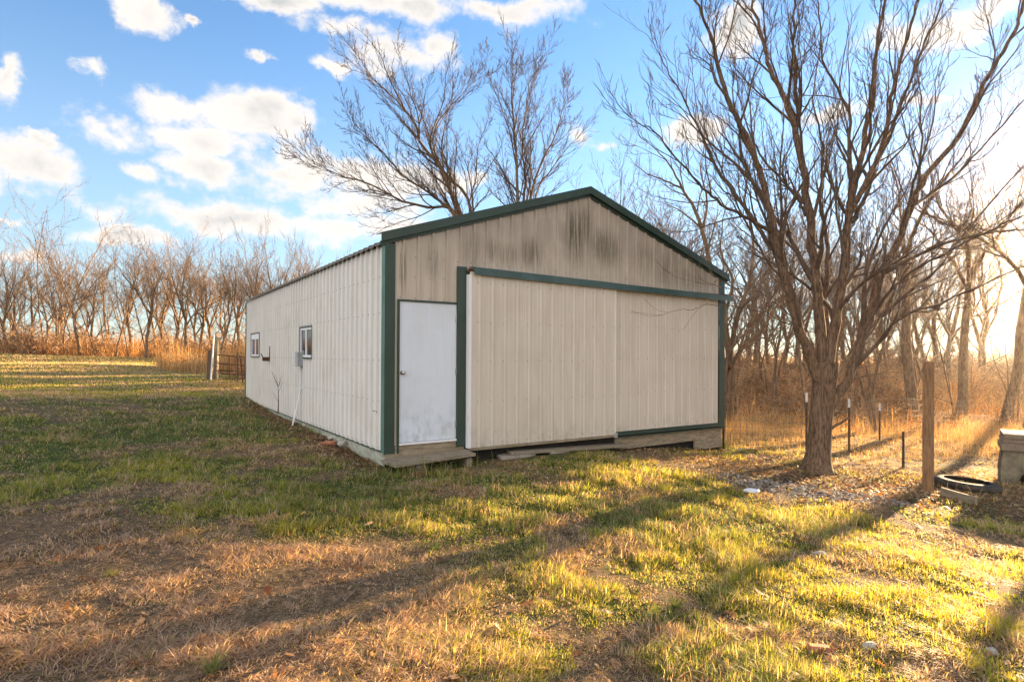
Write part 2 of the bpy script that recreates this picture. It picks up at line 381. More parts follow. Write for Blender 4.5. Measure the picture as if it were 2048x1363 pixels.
def bark(name, c1, c2, sc=9):
    mt, N, L, b = new_mat(name)
    n = tnoise(N, L, sc, 7, .7, (3.2, 3.2, .55)); n2 = tnoise(N, L, 2.0, 4, .6)
    c = mixc(N, L, mrange(N, L, n, .36, .64), c1, c2)
    c = mixc(N, L, mrange(N, L, n2, .45, .7, 0, .4), c, (c2[0] * 1.15, c2[1] * 1.15, c2[2] * 1.0))
    L.new(c, b.inputs['Base Color']); b.inputs['Roughness'].default_value = .9; b.inputs['Specular IOR Level'].default_value = .2
    bump(N, L, b, n, 1.0, .035); return mt
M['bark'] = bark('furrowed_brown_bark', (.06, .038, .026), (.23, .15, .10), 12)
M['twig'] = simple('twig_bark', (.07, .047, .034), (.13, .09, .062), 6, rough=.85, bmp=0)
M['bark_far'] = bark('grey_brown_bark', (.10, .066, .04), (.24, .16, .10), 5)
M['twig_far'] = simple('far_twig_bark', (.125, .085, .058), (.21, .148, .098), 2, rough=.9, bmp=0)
def leafy(name, trans=.45, rough=.6, spec=.25, glow=(1.4, 1.15, .6)):
    mt = bpy.data.materials.new(name); mt.use_nodes = True; nt = mt.node_tree; N = nt.nodes; L = nt.links
    b = N['Principled BSDF']; out = N['Material Output']
    at_ = N.new('ShaderNodeAttribute'); at_.attribute_name = 'tone'
    L.new(at_.outputs['Color'], b.inputs['Base Color']); b.inputs['Roughness'].default_value = rough; b.inputs['Specular IOR Level'].default_value = spec
    t = N.new('ShaderNodeBsdfTranslucent')
    gl = N.new('ShaderNodeMix'); gl.data_type = 'RGBA'; gl.blend_type = 'MULTIPLY'; gl.inputs[0].default_value = 1; gl.inputs[7].default_value = (*glow, 1)
    L.new(at_.outputs['Color'], gl.inputs[6]); L.new(gl.outputs[2], t.inputs[0])
    mx = N.new('ShaderNodeMixShader'); mx.inputs[0].default_value = trans
    L.new(b.outputs[0], mx.inputs[1]); L.new(t.outputs[0], mx.inputs[2]); L.new(mx.outputs[0], out.inputs[0])
    return mt
M['grass'] = leafy('grass_blades', .55, glow=(1.35, 1.2, .62))
M['leaf'] = leafy('dry_leaves', .4)
M['tone'] = leafy('stone_tones', 0.0, .85)

# ------------------------------------------------------------------ ground colour fields (real plant / soil colour)
def fields(x, y):
    """dry 0..1 (straw), bare 0..1 (litter / gravel, few blades)"""
    n = fbm(x * .55 + 3, y * .55 + 8, 4); n2 = fbm(x * 1.7 + 30, y * 1.7 + 11, 4)
    dry = sstep(5.8, 4.8, y + .08 * x + (n - .5) * 2.0) * sstep(.35, -1.1, x - .02 * y + (n2 - .5) * 1.6)
    dry = np.maximum(dry, .8 * sstep(.50, .64, n2)); dry = np.maximum(dry, .75 * sstep(.52, .66, fbm(x * .38 + 50, y * .8 + 13, 4)) * sstep(6, 8, y) * sstep(0, -1.5, x))
    dry = np.maximum(dry, .85 * np.exp(-(((x - 3.3) / 1.5) ** 2 + ((y - 10.0) / .9) ** 2) ** 1.5))   # by the right corner
    dry = np.maximum(dry, .45 * sstep(18, 30, y) * sstep(0, -6, x))
    dry = np.maximum(dry, .8 * sstep(7.5, 10.5, x * .8 + y * .35))
    lush = np.exp(-(((x + 6.2) / 2.2) ** 2 + ((y - 12.2) / 2.6) ** 2)) + np.exp(-(((x + 7) / 1.5) ** 2 + ((y - 16) / 1.5) ** 2))
    lush = lush + .9 * np.exp(-(((x - 2.4) / 1.5) ** 2 + ((y - 6.2) / 1.2) ** 2)) + .5 * np.exp(-(((x - .8) / 1.8) ** 2 + ((y - 8.0) / .9) ** 2))
    dry = np.clip(dry * (1 - .7 * np.clip(lush, 0, 1)) + (n2 - .5) * .35, 0, 1)
    d = ((x - 4.9) / 2.1) ** 2 + ((y - 9.1) / 1.15) ** 2 + (n - .5) * 1.4
    bare = sstep(1.5, .5, d)
    bare = np.maximum(bare, sstep(1.5, .6, ((x - 7.6) / 2.0) ** 2 + ((y - 8.6) / 1.3) ** 2 + (n2 - .5) * 1.6) * .85)
    u, v = toB(x, y)
    bare = np.maximum(bare, sstep(.75, .12, -u + (n2 - .5) * .5) * sstep(-.6, .2, v) * sstep(12, 9, v) * (u < .1))   # strip along the side wall
    bare = np.maximum(bare, sstep(.5, .1, -v) * (u > 1.2) * (u < 7.5) * .8)
    bare = np.maximum(bare, sstep(.64, .76, n2) * .3)
    return dry, np.clip(bare, 0, 1), np.clip(lush, 0, 1)
EXC = [tuple(ground(a, b)[:2]) for a, b in ((1014, 916.5), (1002, 917), (1026, 916), (1049, 912), (1060, 911.5), (1112, 904.5), (1100, 905), (1124, 904), (1008, 924), (1026, 922), (1050, 919), (1066, 917), (1104, 911), (1122, 910), (1138, 908))]
def footprint(x, y, mrg=.03):
    u, v = toB(x, y)
    ins = (u > -mrg) & (u < BW + mrg) & (v > -mrg) & (v < BL + mrg)
    ins |= (u > -.02) & (u < 1.25) & (v > -.42) & (v < 0)
    ins |= (u > 1.3) & (u < 4.3) & (v > -.30) & (v < -.02)
    for ex, ey in EXC: ins |= (x - ex) ** 2 + (y - ey) ** 2 < .15 ** 2
    return ins
def blade_colour(x, y, k):
    dry, bare, lush = fields(x, y); n = len(x)
    g1 = np.array([.145, .20, .065]); g2 = np.array([.47, .44, .045]); s1 = np.array([.66, .50, .375]); s2 = np.array([.33, .215, .145])
    a = rng.random(n)[:, None]; yel = np.clip(.35 + .5 * (fbm(x * .8 + 60, y * .8, 3) - .5) * 2 + .3 * sstep(-1, 3, x) - .5 * lush + (rng.random(n) - .5) * .5, 0, 1)[:, None]
    green = g1 * (1 - yel) + g2 * yel
    straw = s1 * (1 - a) + s2 * a
    pd = (rng.random(n) < (.27 + .70 * dry))[:, None]
    c = np.where(pd, straw, green)
    return c * (.8 + .54 * rng.random(n))[:, None], dry, bare, lush

def blades(x, y, z, hgt, wid, lean, az, col, segs=3):
    """tapered bent blades as a strip: returns V, Q, T, C"""
    n = len(x); ts = np.linspace(0, 1, segs + 1)
    dx, dy = np.cos(az), np.sin(az); px, py = -dy, dx
    V = np.zeros((n, segs * 2 + 1, 3), dtype=np.float32)
    for i, t in enumerate(ts):
        off = lean * hgt * t ** 1.8; zz = hgt * t * (1 - .35 * lean * t)
        w = wid * (1 - t ** 1.6) * .5
        cx = x + dx * off; cy = y + dy * off; cz = z + zz
        if i < segs:
            V[:, 2 * i] = np.stack([cx - px * w, cy - py * w, cz], 1); V[:, 2 * i + 1] = np.stack([cx + px * w, cy + py * w, cz], 1)
        else: V[:, 2 * i] = np.stack([cx, cy, cz], 1)
    b = (np.arange(n) * (segs * 2 + 1))[:, None]
    Q = np.concatenate([b + np.array([[2 * i, 2 * i + 1, 2 * i + 3, 2 * i + 2]]) for i in range(segs - 1)]) if segs > 1 else None
    T = b + np.array([[2 * segs - 2, 2 * segs - 1, 2 * segs]])
    C = np.repeat(col[:, None, :], segs * 2 + 1, 1)
    return V.reshape(-1, 3), Q, T, C.reshape(-1, 3)

# ------------------------------------------------------------------ ground sheet
def build_ground():
    na, nr = 420, 330
    r = np.concatenate([[0.0], np.geomspace(.6, 1500, nr)]); a = np.linspace(0, 2 * math.pi, na, endpoint=False)
    # concentrate angles on the forward sector
    f = np.linspace(0, 1, na, endpoint=False)
    a = math.pi / 2 + 2 * math.pi * (f - .5) * (.38 + .62 * (2 * np.abs(f - .5)) ** 1.5)
    RR, AA = np.meshgrid(r[1:], a, indexing='ij')
    X = RR * np.cos(AA); Y = RR * np.sin(AA)
    Z = H(X, Y)
    V = np.concatenate([[[0, 0, h1(0, 0)]], np.stack([X, Y, Z], 2).reshape(-1, 3)])
    i = np.arange(nr - 1)[:, None]; j = np.arange(na)[None, :]; j2 = (j + 1) % na
    Q = np.stack([1 + i * na + j + 0 * j, 1 + (i + 1) * na + j, 1 + (i + 1) * na + j2, 1 + i * na + j2], 2).reshape(-1, 4)
    T = np.stack([np.zeros(na, int), 1 + np.arange(na), 1 + (np.arange(na) + 1) % na], 1)
    dry, bare, lush = fields(V[:, 0], V[:, 1])
    g = np.array([.075, .105, .028]); s = np.array([.22, .155, .10]); so = np.array([.12, .085, .055])
    c = g * (1 - dry[:, None]) + s * dry[:, None]; c = c * (1 - bare[:, None] * .75) + so * bare[:, None] * .75
    # woods floor: leaf litter
    wd = (sstep(14, 19, V[:, 1]) * sstep(0, 4, V[:, 0] - .0 * V[:, 1]))[:, None]
    wl = (sstep(46, 52, V[:, 1] - .05 * V[:, 0]) * 1.0)[:, None]
    wd = np.maximum(wd, wl); c = c * (1 - wd) + np.array([.30, .17, .075]) * wd
    me = mesh_np('ground', V, Q, T, col=c, smooth=True)
    mt, N, L, b = new_mat('soil_and_thatch')
    at_ = N.new('ShaderNodeAttribute'); at_.attribute_name = 'tone'
    n1 = tnoise(N, L, 22, 8, .75); n2 = tnoise(N, L, 2.3, 6, .65)
    c1 = mixc(N, L, mrange(N, L, n1, .35, .7), (.38, .36, .34), (1.5, 1.45, 1.35))
    c0 = mixc(N, L, 1.0, at_.outputs['Color'], c1, 'MULTIPLY')
    c2 = mixc(N, L, mrange(N, L, n2, .3, .7), (.75, .75, .75), (1.2, 1.15, 1.05))
    L.new(mixc(N, L, 1.0, c0, c2, 'MULTIPLY'), b.inputs['Base Color'])
    b.inputs['Roughness'].default_value = .95; b.inputs['Specular IOR Level'].default_value = .1
    bump(N, L, b, n1, .8, .04)
    tag(link('ground', me, mt), kind='structure')
build_ground()

def build_grass():
    # near lawn
    n = 720000
    r = np.exp(rng.uniform(math.log(1.9), math.log(22), n)); a = rng.uniform(R(-54), R(62), n)
    x = r * np.sin(a); y = r * np.cos(a)
    # pull most blades into tufts
    cell = .05 + .012 * r
    tx = (np.floor(x / cell) + .5 + .8 * (_perm[np.floor(x / cell).astype(int) & 255, np.floor(y / cell).astype(int) & 255] - .5)) * cell
    ty = (np.floor(y / cell) + .5 + .8 * (_perm[np.floor(y / cell).astype(int) & 255, np.floor(x / cell).astype(int) & 255] - .5)) * cell
    k = rng.random(n) < .6; q = rng.random(n) * .65
    x = np.where(k, x + (tx - x) * q, x); y = np.where(k, y + (ty - y) * q, y)
    col, dry, bare, lush = blade_colour(x, y, 0)
    gap = sstep(.50, .36, fbm(x * 5.5 + 31, y * 5.5 + 77, 3)) * (.15 + .6 * dry)
    keep = ~footprint(x, y) & (rng.random(n) > bare * .93) & (rng.random(n) > gap)
    x, y, col, dry, lush, tx, ty, k = [q_[keep] for q_ in (x, y, col, dry, lush, tx, ty, k)]
    n = len(x); r = np.hypot(x, y); z = H(x, y) - .006
    tuft = fbm(x * 2.6 + 8, y * 2.6 + 3, 4)
    hgt = (.030 + .075 * sstep(.35, .72, tuft)) * (.55 + .75 * rng.random(n)) * (1 - .38 * dry) * (1 + .35 * lush)
    hgt = hgt * (1 + .7 * (rng.random(n) < .02))
    wid = (.0026 + .0008 * r) * (.7 + .6 * rng.random(n))
    az = np.where(k, np.arctan2(y - ty, x - tx) + rng.normal(0, .7, n), rng.uniform(0, 2 * math.pi, n))
    lean = np.clip(rng.normal(.9, .42, n) + .4 * dry, .05, 2.0)
    V, Q, T, C = blades(x, y, z, hgt, wid, lean, az, col, 3)
    tag(link('lawn_grass', mesh_np('lawn_grass', V, Q, T, C), M['grass']), 'short winter lawn, straw brown on the left and yellow green on the right', 'grass', kind='stuff')
    # far lawn
    n = 190000
    r = np.exp(rng.uniform(math.log(19), math.log(62), n)); a = rng.uniform(R(-52), R(-4), n)
    x = r * np.sin(a); y = r * np.cos(a); col, dry, bare, lush = blade_colour(x, y, 0)
    keep = ~footprint(x, y); x, y, col = x[keep], y[keep], col[keep]; n = len(x); r = np.hypot(x, y)
    V, Q, T, C = blades(x, y, H(x, y) - .01, .04 + .045 * rng.random(n), .0012 * r, np.clip(rng.normal(.6, .3, n), 0, 1.4), rng.uniform(0, 6.28, n), col, 2)
    tag(link('field_grass', mesh_np('field_grass', V, Q, T, C), M['grass']), 'sunlit grass of the far field before the left trees', 'grass', kind='stuff')
build_grass()

# ------------------------------------------------------------------ the shed
PITCHS = .2286
def top_line(u): return HE + (HP - HE) * (1 - abs(u - BW / 2) / (BW / 2))
def rib_profile(u0, u1, phase=.0265, minor=True, big=.018, mn=.0035):
    """list of (u, outward offset) of a ribbed steel sheet"""
    pts = [(u0, 0), (u1, 0)]
    k = int((u0 - phase) / PITCHS) - 1
    while phase + k * PITCHS < u1 + .1:
        c = phase + k * PITCHS
        for du, o in ((-.027, 0), (-.013, big), (.013, big), (.027, 0)):
            if u0 < c + du < u1: pts.append((c + du, o))
        if minor:
            for q in (.333, .667):
                for du, o in ((-.010, 0), (-.004, mn), (.004, mn), (.010, 0)):
                    if u0 < c + PITCHS * q + du < u1: pts.append((c + PITCHS * q + du, o))
        k += 1
    return sorted(pts)
def panel(name, segs, axis, off, mats, parent, phase=.0265, rows=(), big=.018, screws=True):
    """segs: (a0,a1,bottom,topfunc). axis 'F': x=a,y=-(off+o) ; 'L': y=a,x=-(off+o) ; 'R','B' the far sides"""
    mb = MB()
    def P(a, o, z):
        return {'F': (a, -(off + o), z), 'L': (-(off + o), a, z), 'R': (BW + off + o, a, z), 'B': (a, BL + off + o, z)}[axis]
    flip = axis in ('L', 'B')
    for (a0, a1, bot, tf) in segs:
        pr = rib_profile(a0, a1, phase, True, big, .0035 if big > .015 else .0014)
        if axis in ('F', 'B') and a0 < BW / 2 < a1 and callable(tf): pr = sorted(pr + [(BW / 2, .018 if abs((BW / 2 - phase) % PITCHS) < .01 else 0)])
        V = []
        for a, o in pr:
            zt = tf(a) if callable(tf) else tf
            V += [P(a, o, bot), P(a, o, zt)]
        Fc = [((2 * i, 2 * i + 2, 2 * i + 3, 2 * i + 1) if not flip else (2 * i + 1, 2 * i + 3, 2 * i + 2, 2 * i)) for i in range(len(pr) - 1)]
        mb.add(V, Fc, 0)
        if screws:
            k = int((a0 - phase) / PITCHS) - 1
            while phase + k * PITCHS < a1:
                c = phase + k * PITCHS - .045
                if a0 + .02 < c < a1 - .02:
                    for h in rows:
                        zt = tf(c) if callable(tf) else tf
                        if bot + .01 < h < zt - .02:
                            hh = h + .004 * math.sin(c * 37)
                            mb.tube(P(c, 0, hh), P(c, .008, hh), .0065, .0055, 6, 1)
                k += 1
    return mb.build(name, mats, parent)

shed = empty('metal_shed', (BX, BY, 0), PHI)
tag(shed, 'beige ribbed metal shed with dark green trim and two sliding doors', 'shed')
tl = lambda u: top_line(u)
DU0, DU1, DB, DT = .196, 1.100, .078, 2.104
ROWS = (.03, .69, 1.27, 1.94, 2.45)
# front wall, open where the doors are
fr = panel('front_wall', [(.13, .176, -.0, tl), (.176, 1.10, DT + .03, tl), (1.10, 1.25, -.0, tl), (1.25, 7.19, 2.55, tl)], 'F', 0, [M['gable'], M['screw']], shed, rows=(2.16, 2.46, 2.75), big=.028)
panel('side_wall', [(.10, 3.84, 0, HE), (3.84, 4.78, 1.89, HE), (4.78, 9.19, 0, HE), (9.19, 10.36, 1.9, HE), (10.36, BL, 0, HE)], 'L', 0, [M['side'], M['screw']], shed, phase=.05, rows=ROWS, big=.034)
# below the window openings
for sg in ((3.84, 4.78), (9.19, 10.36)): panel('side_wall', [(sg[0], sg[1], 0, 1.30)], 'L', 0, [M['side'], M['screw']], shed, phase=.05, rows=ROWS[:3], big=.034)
panel('far_side_wall', [(.10, BL, -.1, HE)], 'R', 0, [M['side'], M['screw']], shed, screws=False)
panel('back_wall', [(0, BW, -.05, tl)], 'B', 0, [M['side'], M['screw']], shed, screws=False)
# roof : two ribbed slopes
def roof():
    mb = MB(); sl = (HP - HE) / (BW / 2)
    for side in (0, 1):
        pr = rib_profile(-.03, BL + .06, .05, False, .02)
        V = []
        for v, o in pr:
            for u in ((-.07, BW / 2) if side == 0 else (BW + .07, BW / 2)):
                z = HE + sl * (u if side == 0 else BW - u) + .045 + o
                V.append((u, v, z))
        Fc = [(2 * i, 2 * i + 1, 2 * i + 3, 2 * i + 2) if side == 0 else (2 * i + 2, 2 * i + 3, 2 * i + 1, 2 * i) for i in range(len(pr) - 1)]
        mb.add(V, Fc)
        # underside lip so the eave edge has thickness
        V2 = [(x, y, z - .035) for x, y, z in [((-.07 if side == 0 else BW + .07), v, HE + sl * -.07 + .045 + o) for v, o in pr]]
        V1 = [((-.07 if side == 0 else BW + .07), v, HE + sl * -.07 + .045 + o) for v, o in pr]
        n = len(pr); mb.add(V1 + V2, [(i, i + 1, n + i + 1, n + i) for i in range(n - 1)])
    # inner deck closes the roof against light
    mb.add([(0.0, .02, HE + .0), (BW / 2, .02, HP + .0), (BW / 2, BL - .01, HP + .0), (0.0, BL - .01, HE + .0), (BW, .02, HE), (BW, BL - .01, HE)], [(0, 1, 2, 3), (1, 4, 5, 2)])
    return mb.build('roof', M['roof'], shed)
rf = roof()
mb = MB()   # ridge cap
for s in (-1, 1):
    mb.prism([(BW / 2, .0, HP + .105), (BW / 2 + s * .2, .0, HP + .105 - .2 * .328), (BW / 2 + s * .2, .0, HP + .085 - .2 * .328), (BW / 2, .0, HP + .085)], (0, BL, 0))
mb.build('ridge_cap', M['roof'], rf)
# rake trim: folded green cover over each gable edge
sl = (HP - HE) / (BW / 2)
def rake(side):
    mb = MB()
    def pt(u, y, dz): return ((u if side == 0 else BW - u), y, HE + sl * u + dz)
    ue, um = -.10, BW / 2
    for (y0, y1, z0, z1) in ((-.085, -.073, .045, .165), (-.085, .12, .165, .172), (-.073, -.030, .045, .052), (-.030, -.021, -.004, .052)):
        P = [pt(ue, y0, z0), pt(um, y0, z0), pt(um, y1, z0), pt(ue, y1, z0), pt(ue, y0, z1), pt(um, y0, z1), pt(um, y1, z1), pt(ue, y1, z1)]
        if side: P = [P[1], P[0], P[3], P[2], P[5], P[4], P[7], P[6]]
        mb.hexa(P)
    return mb.build('rake_trim', M['green'], shed)
rake(0); rake(1)
# corner trims
mb = MB(); mb.prism([(-.024, -.024, -.02), (.128, -.024, -.02), (.128, -.019, -.02), (-.019, -.019, -.02)], (0, 0, HE + .03)); ct = mb.build('corner_trim', M['green'], shed)
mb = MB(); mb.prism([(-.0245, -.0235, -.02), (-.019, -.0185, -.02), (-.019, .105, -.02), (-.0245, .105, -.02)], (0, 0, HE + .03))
# side leg of the left corner trim: reflected light painted in as paler green
cs = mb.build('side_flange', M['green_pale'], ct); cs['label'] = 'green corner trim flange paled by a reflection put in its colour'
mb = MB(); mb.prism([(BW + .024, -.024, -.13), (BW + .024, -.019, -.13), (7.17, -.019, -.13), (7.17, -.024, -.13)], (0, 0, HE + .13)); mb.box(BW + .019, BW + .024, -.0185, .105, -.13, HE); mb.build('corner_trim', M['green'], shed)
mb = MB(); mb.box(-.03, .10, BL - .06, BL + .024, -.02, HE - .01); mb.build('corner_trim', M['green'], shed)
# base trims
mb = MB(); mb.box(-.03, -.002, .10, BL, -.018, -.001); mb.box(-.03, .135, -.030, -.002, -.028, -.0205); mb.build('base_trim', M['green'], shed)
# side windows
def window(x0, x1, y0t, y1b, pane_l, pane_r, shade):
    va, ht = wall_hit(x0, y0t, .02, 'L'); vb, hb = wall_hit(x1, y1b, .02, 'L')
    v0, v1 = min(va, vb), max(va, vb)
    w = empty('window', (0, 0, 0)); w.parent = shed
    mb = MB(); t = .03
    for a0, a1, z0, z1 in ((v0 - .02, v1 + .02, ht - .015, ht + .02), (v0 - .02, v1 + .02, hb - .03, hb), (v0 - .02, v0 + .012, hb, ht - .015), (v1 - .012, v1 + .02, hb, ht - .015)):
        mb.box(-.040, .03, a0, a1, z0, z1)
    tr = mb.build('window_trim', M['green'], w)
    mb = MB(); a, b_, c, d = v0 + .012, v1 - .012, hb, ht - .015; mid = (a + b_) / 2; fw = .045
    topw = fw + (.10 if shade else 0)
    for a0, a1, z0, z1 in ((a, b_, d - topw, d), (a, b_, c, c + fw), (a, a + fw, c + fw, d - topw), (b_ - fw, b_, c + fw, d - topw), (mid - .035, mid + .035, c + fw, d - topw)):
        mb.box(-.030, .02, a0, a1, z0, z1)
    mb.build('frame', M['white'], w, .003)
    mb = MB(); mb.box(-.008, .0, mid + .035, b_ - fw, c + fw, d - topw); mb.build('pane', pane_l, w)
    mb = MB(); mb.box(-.014, -.006, a + fw, mid - .035, c + fw, d - topw); mb.build('pane', pane_r, w)
    mb = MB(); mb.box(.05, .07, v0 - .2, v1 + .2, hb - .2, ht + .2); mb.build('window_backing', M['dark'], w)
    return v0, v1, hb, ht
w1 = window(503.3, 519.2, 667.7, 711.9, M['glass_blue'], M['glass_dark'], True)
w2 = window(601.1, 624.9, 655.3, 714.3, M['glass_dark'], M['glass_dark'], False)

# entry door
ed = empty('entry_door', (0, 0, 0)); ed.parent = shed
mb = MB(); mb.box(DU0, DU1, -.018, .03, DB + .035, DT); mb.build('door_slab', M['door'], ed, .003)
mb = MB(); mb.box(DU0 - .004, DU1, -.045, .03, DB, DB + .03); mb.build('threshold', M['white'], ed, .002)
mb = MB(); mb.box(DU0 - .028, DU0 - .004, -.040, .03, -.03, DT + .028); mb.box(DU0 - .004, DU1 + .0, -.040, .03, DT + .004, DT + .028); mb.build('door_trim', M['green'], ed)
mb = MB(); kz = wall_hit(807, 745, .06)[1]; ku = wall_hit(807, 745, .06)[0]
mb.tube((ku, -.0185, kz), (ku, -.026, kz), .034, .032, 16); mb.tube((ku, -.026, kz), (ku, -.05, kz), .012, .012, 12)
mb.tube((ku, -.05, kz), (ku, -.062, kz), .018, .028, 16); mb.tube((ku, -.062, kz), (ku, -.078, kz), .028, .026, 16); mb.tube((ku, -.078, kz), (ku, -.086, kz), .026, .014, 16)
mb.build('door_knob', M['chrome'], ed, smooth=False)
for z in (.32, 1.10, 1.88):
    mb = MB(); mb.tube((DU1 - .004, -.024, z - .05), (DU1 - .004, -.024, z + .05), .007, n=8); mb.box(DU1 - .02, DU1 - .006, -.0205, -.0185, z - .05, z + .05); mb.build('hinge', M['steel'], ed)
# wooden board below the entry door and at the corner
mb = MB(); mb.box(.137, 1.24, -.016, .03, -.15, DB - .002); mb.build('sill_board', M['sillwood'], shed, .004)
mb = MB(); mb.box(.002, .136, -.016, .03, -.16, -.03); mb.build('sill_board', M['sillwood'], shed, .003)
mb = MB(); mb.box(-.016, .0, .0, 8.5, -.20, -.019); mb.build('skirt_board', M['sill_green'], shed)
# green jamb board between the doors
ju0 = 1.098; ju1 = 1.262
mb = MB(); mb.box(ju0 + .003, ju1, -.046, -.0185, -.012, 2.672); mb.box(ju0 + .003, ju0 + .04, -.052, -.0462, -.012, 2.10); mb.build('jamb_board', M['green'], shed, .002)
# sliding doors
OFF1, OFF2 = .115, .052
def slide(name, off, x0, xb0, x1, ybl, ybr, top):
    u0 = wall_hit(x0, 700, off)[0]; u1 = wall_hit(x1, 700, off)[0]
    h0 = wall_hit(xb0, ybl, off)[1]; h1_ = wall_hit(x1, ybr, off)[1]; hb = (h0 + h1_) / 2
    r = empty(name); r.parent = shed
    rows = [hb + .06, hb + .69, hb + 1.30, hb + 1.88, hb + 2.47]
    pn = panel('door_panel', [(u0 + .02, u1 - .01, hb, top)], 'F', off, [M['slide'], M['screw']], r, phase=.08, rows=rows, big=.010)
    return r, u0, u1, hb
sd1, a0, a1, hb1 = slide('sliding_door', OFF1, 936.8, 936.8, 1231.0, 895.5, 868.5, 2.60)
mb = MB(); mb.box(a0, a0 + .0195, -OFF1 - .004, -.040, hb1 - .002, 2.555); mb.box(a0 + .0195, a0 + .05, -OFF1 - .006, -OFF1 - .0025, hb1 - .002, 2.555); mb.build('edge_channel', M['white'], sd1)
mb = MB(); mb.box(a1 - .012, a1 + .008, -OFF1 - .008, -.06, hb1 - .004, 2.555); mb.build('edge_channel', M['white'], sd1)
mb = MB(); mb.box(a0 + .03, a1 - .014, -OFF1 + .006, -.05, hb1 - .045, hb1 + .05); mb.build('bottom_rail', M['sillwood'], sd1)
mb = MB(); mb.box(a0 + .03, a1 - .014, -.048, -.038, hb1, 2.6); mb.build('door_backing', M['dark'], sd1)
mb = MB(); mb.box(a1 - .03, a1 + .05, -OFF1 - .012, -OFF1 + .03, hb1 - .06, hb1 + .03); mb.build('stay_roller', M['steel'], shed, .004)
sd2, b0, b1, hb2 = slide('sliding_door', OFF2, 1225, 1232.7, 1436.5, 862.8, 844.5, 2.60)
mb = MB(); mb.box(a1 + .01, 7.165, -OFF2 - .010, -OFF2 + .012, hb2 - .018, hb2 - .002); mb.box(a1 + .06, 7.24, -OFF2 - .022, -OFF2 + .02, hb2 - .072, hb2 - .020); mb.box(a1 + .06, 7.30, -OFF2 - .045, -OFF2 + .02, hb2 - .105, hb2 - .090)
mb.build('bottom_rail', M['green'], sd2)
mb = MB(); mb.box(b0, b1, -OFF2 + .004, -.03, hb2, 2.6); mb.build('door_backing', M['dark'], sd2)
# track cover, a folded hood over the doors
u0, z0 = wall_hit(937, 532.6, .02); ub, zb = wall_hit(941.6, 549.1, .17); u1_, z1_ = wall_hit(1452, 591.0, .02); u1b, z1b = wall_hit(1453, 598, .17)
print('hood', u0, z0, ub, zb, u1_, z1_, u1b, z1b)
mb = MB()
t = .006
def hoodseg(ua, ub_, za, zb_, la, lb, dx):
    mb.hexa([(ua, -.019, za - t), (ub_, -.019, zb_ - t), (ub_, -.019, zb_), (ua, -.019, za)][:0] or
            [(ua, -.165, la), (ub_, -.165, lb), (ub_, -.158, lb), (ua, -.158, la), (ua, -.130, za), (ub_, -.130, zb_), (ub_, -.019, zb_ + .02), (ua, -.019, za + .02)])
um_ = a1 + .02
hz0, hz1 = z0 - .03, z1_ - .03; hm = hz0 + (hz1 - hz0) * (um_ - u0) / (u1_ - u0)
def face(ua, ub_, za, zb_, drop, e):
    # sloped top, outer face, lip
    mb.hexa([(ua, -.165 - e, za - .0), (ub_, -.165 - e, zb_ - .0), (ub_, -.019, zb_ + .030), (ua, -.019, za + .030), (ua, -.165 - e, za + .006), (ub_, -.165 - e, zb_ + .006), (ub_, -.019, zb_ + .036), (ua, -.019, za + .036)])
    mb.hexa([(ua, -.172 - e, za - drop), (ub_, -.172 - e, zb_ - drop), (ub_, -.166 - e, zb_ - drop), (ua, -.166 - e, za - drop), (ua, -.172 - e, za + .006), (ub_, -.172 - e, zb_ + .006), (ub_, -.166 - e, zb_ + .006), (ua, -.166 - e, za + .006)])
face(u0 + .02, um_, hz0, hm, .105, 0); face(um_ - .02, BW + .10, hm - .004, hz1, .10, -.004)
mb.build('track_cover', M['hood'], shed)
mb = MB(); mb.box(1.26, BW + .02, -.10, -.03, 2.58, 2.615); mb.tube((1.29, -.115, 2.62), (1.29, -.085, 2.62), .035, n=12); mb.build('door_track', M['rust'], shed)
# rubble board and blocks under the right door
mb = MB()
mb.hexa([(4.30, -.022, -.33), (7.24, -.022, -.315), (7.24, .02, -.315), (4.30, .02, -.33), (4.30, -.022, hb2 - .107), (7.24, -.022, hb2 - .107), (7.24, .02, hb2 - .107), (4.30, .02, hb2 - .107)])
mb.build('sill_board', M['sillwood'], shed, .004)
mb = MB(); mb.hexa([(6.43, -.028, -.52), (7.25, -.028, -.50), (7.25, .02, -.50), (6.43, .02, -.52), (6.43, -.028, -.318), (7.25, -.028, -.317), (7.25, .02, -.317), (6.43, .02, -.318)]); mb.build('sill_board', M['sillwood'], shed, .004)
mb = MB(); mb.box(1.25, 4.295, .03, .07, -.40, -.02); mb.build('sill_shadow_board', M['dark'], shed)  # dark board standing in for the shade in the gap below the door
mb = MB(); mb.box(.05, BW - .05, .06, .10, -1.0, 2.8); mb.box(.05, BW - .05, BL - .1, BL - .06, -1.0, 2.8); mb.box(.06, .10, .1, BL - .1, -.5, 1.2); mb.box(BW - .1, BW - .06, .1, BL - .1, -1.0, 2.8); mb.build('inner_lining', M['dark'], shed)
# junction box and conduit on the side wall
jv, jh = wall_hit(595.5, 718, .1, 'L')
mb = MB(); mb.box(-.12, -.002, jv - .11, jv + .10, jh - .14, jh + .14); mb.box(-.128, -.1205, jv - .115, jv + .105, jh - .145, jh + .15); mb.box(-.05, -.002, jv - .135, jv - .112, jh - .05, jh + .18); jb = mb.build('junction_box', M['greybox'], shed, .006)
mb = MB(); mb.tube((-.05, jv, jh - .14), (-.05, jv, jh - .62), .012); mb.tube((-.05, jv, jh - .62), (-.115, jv - .01, jh - 1.0), .013); mb.tube((-.115, jv - .01, jh - 1.0), (-.19, jv + .02, -.10), .019, n=10); mb.box(-.07, -.0, jv - .02, jv + .02, jh - .6, jh - .57)
cd = mb.build('conduit', M['white'], jb)
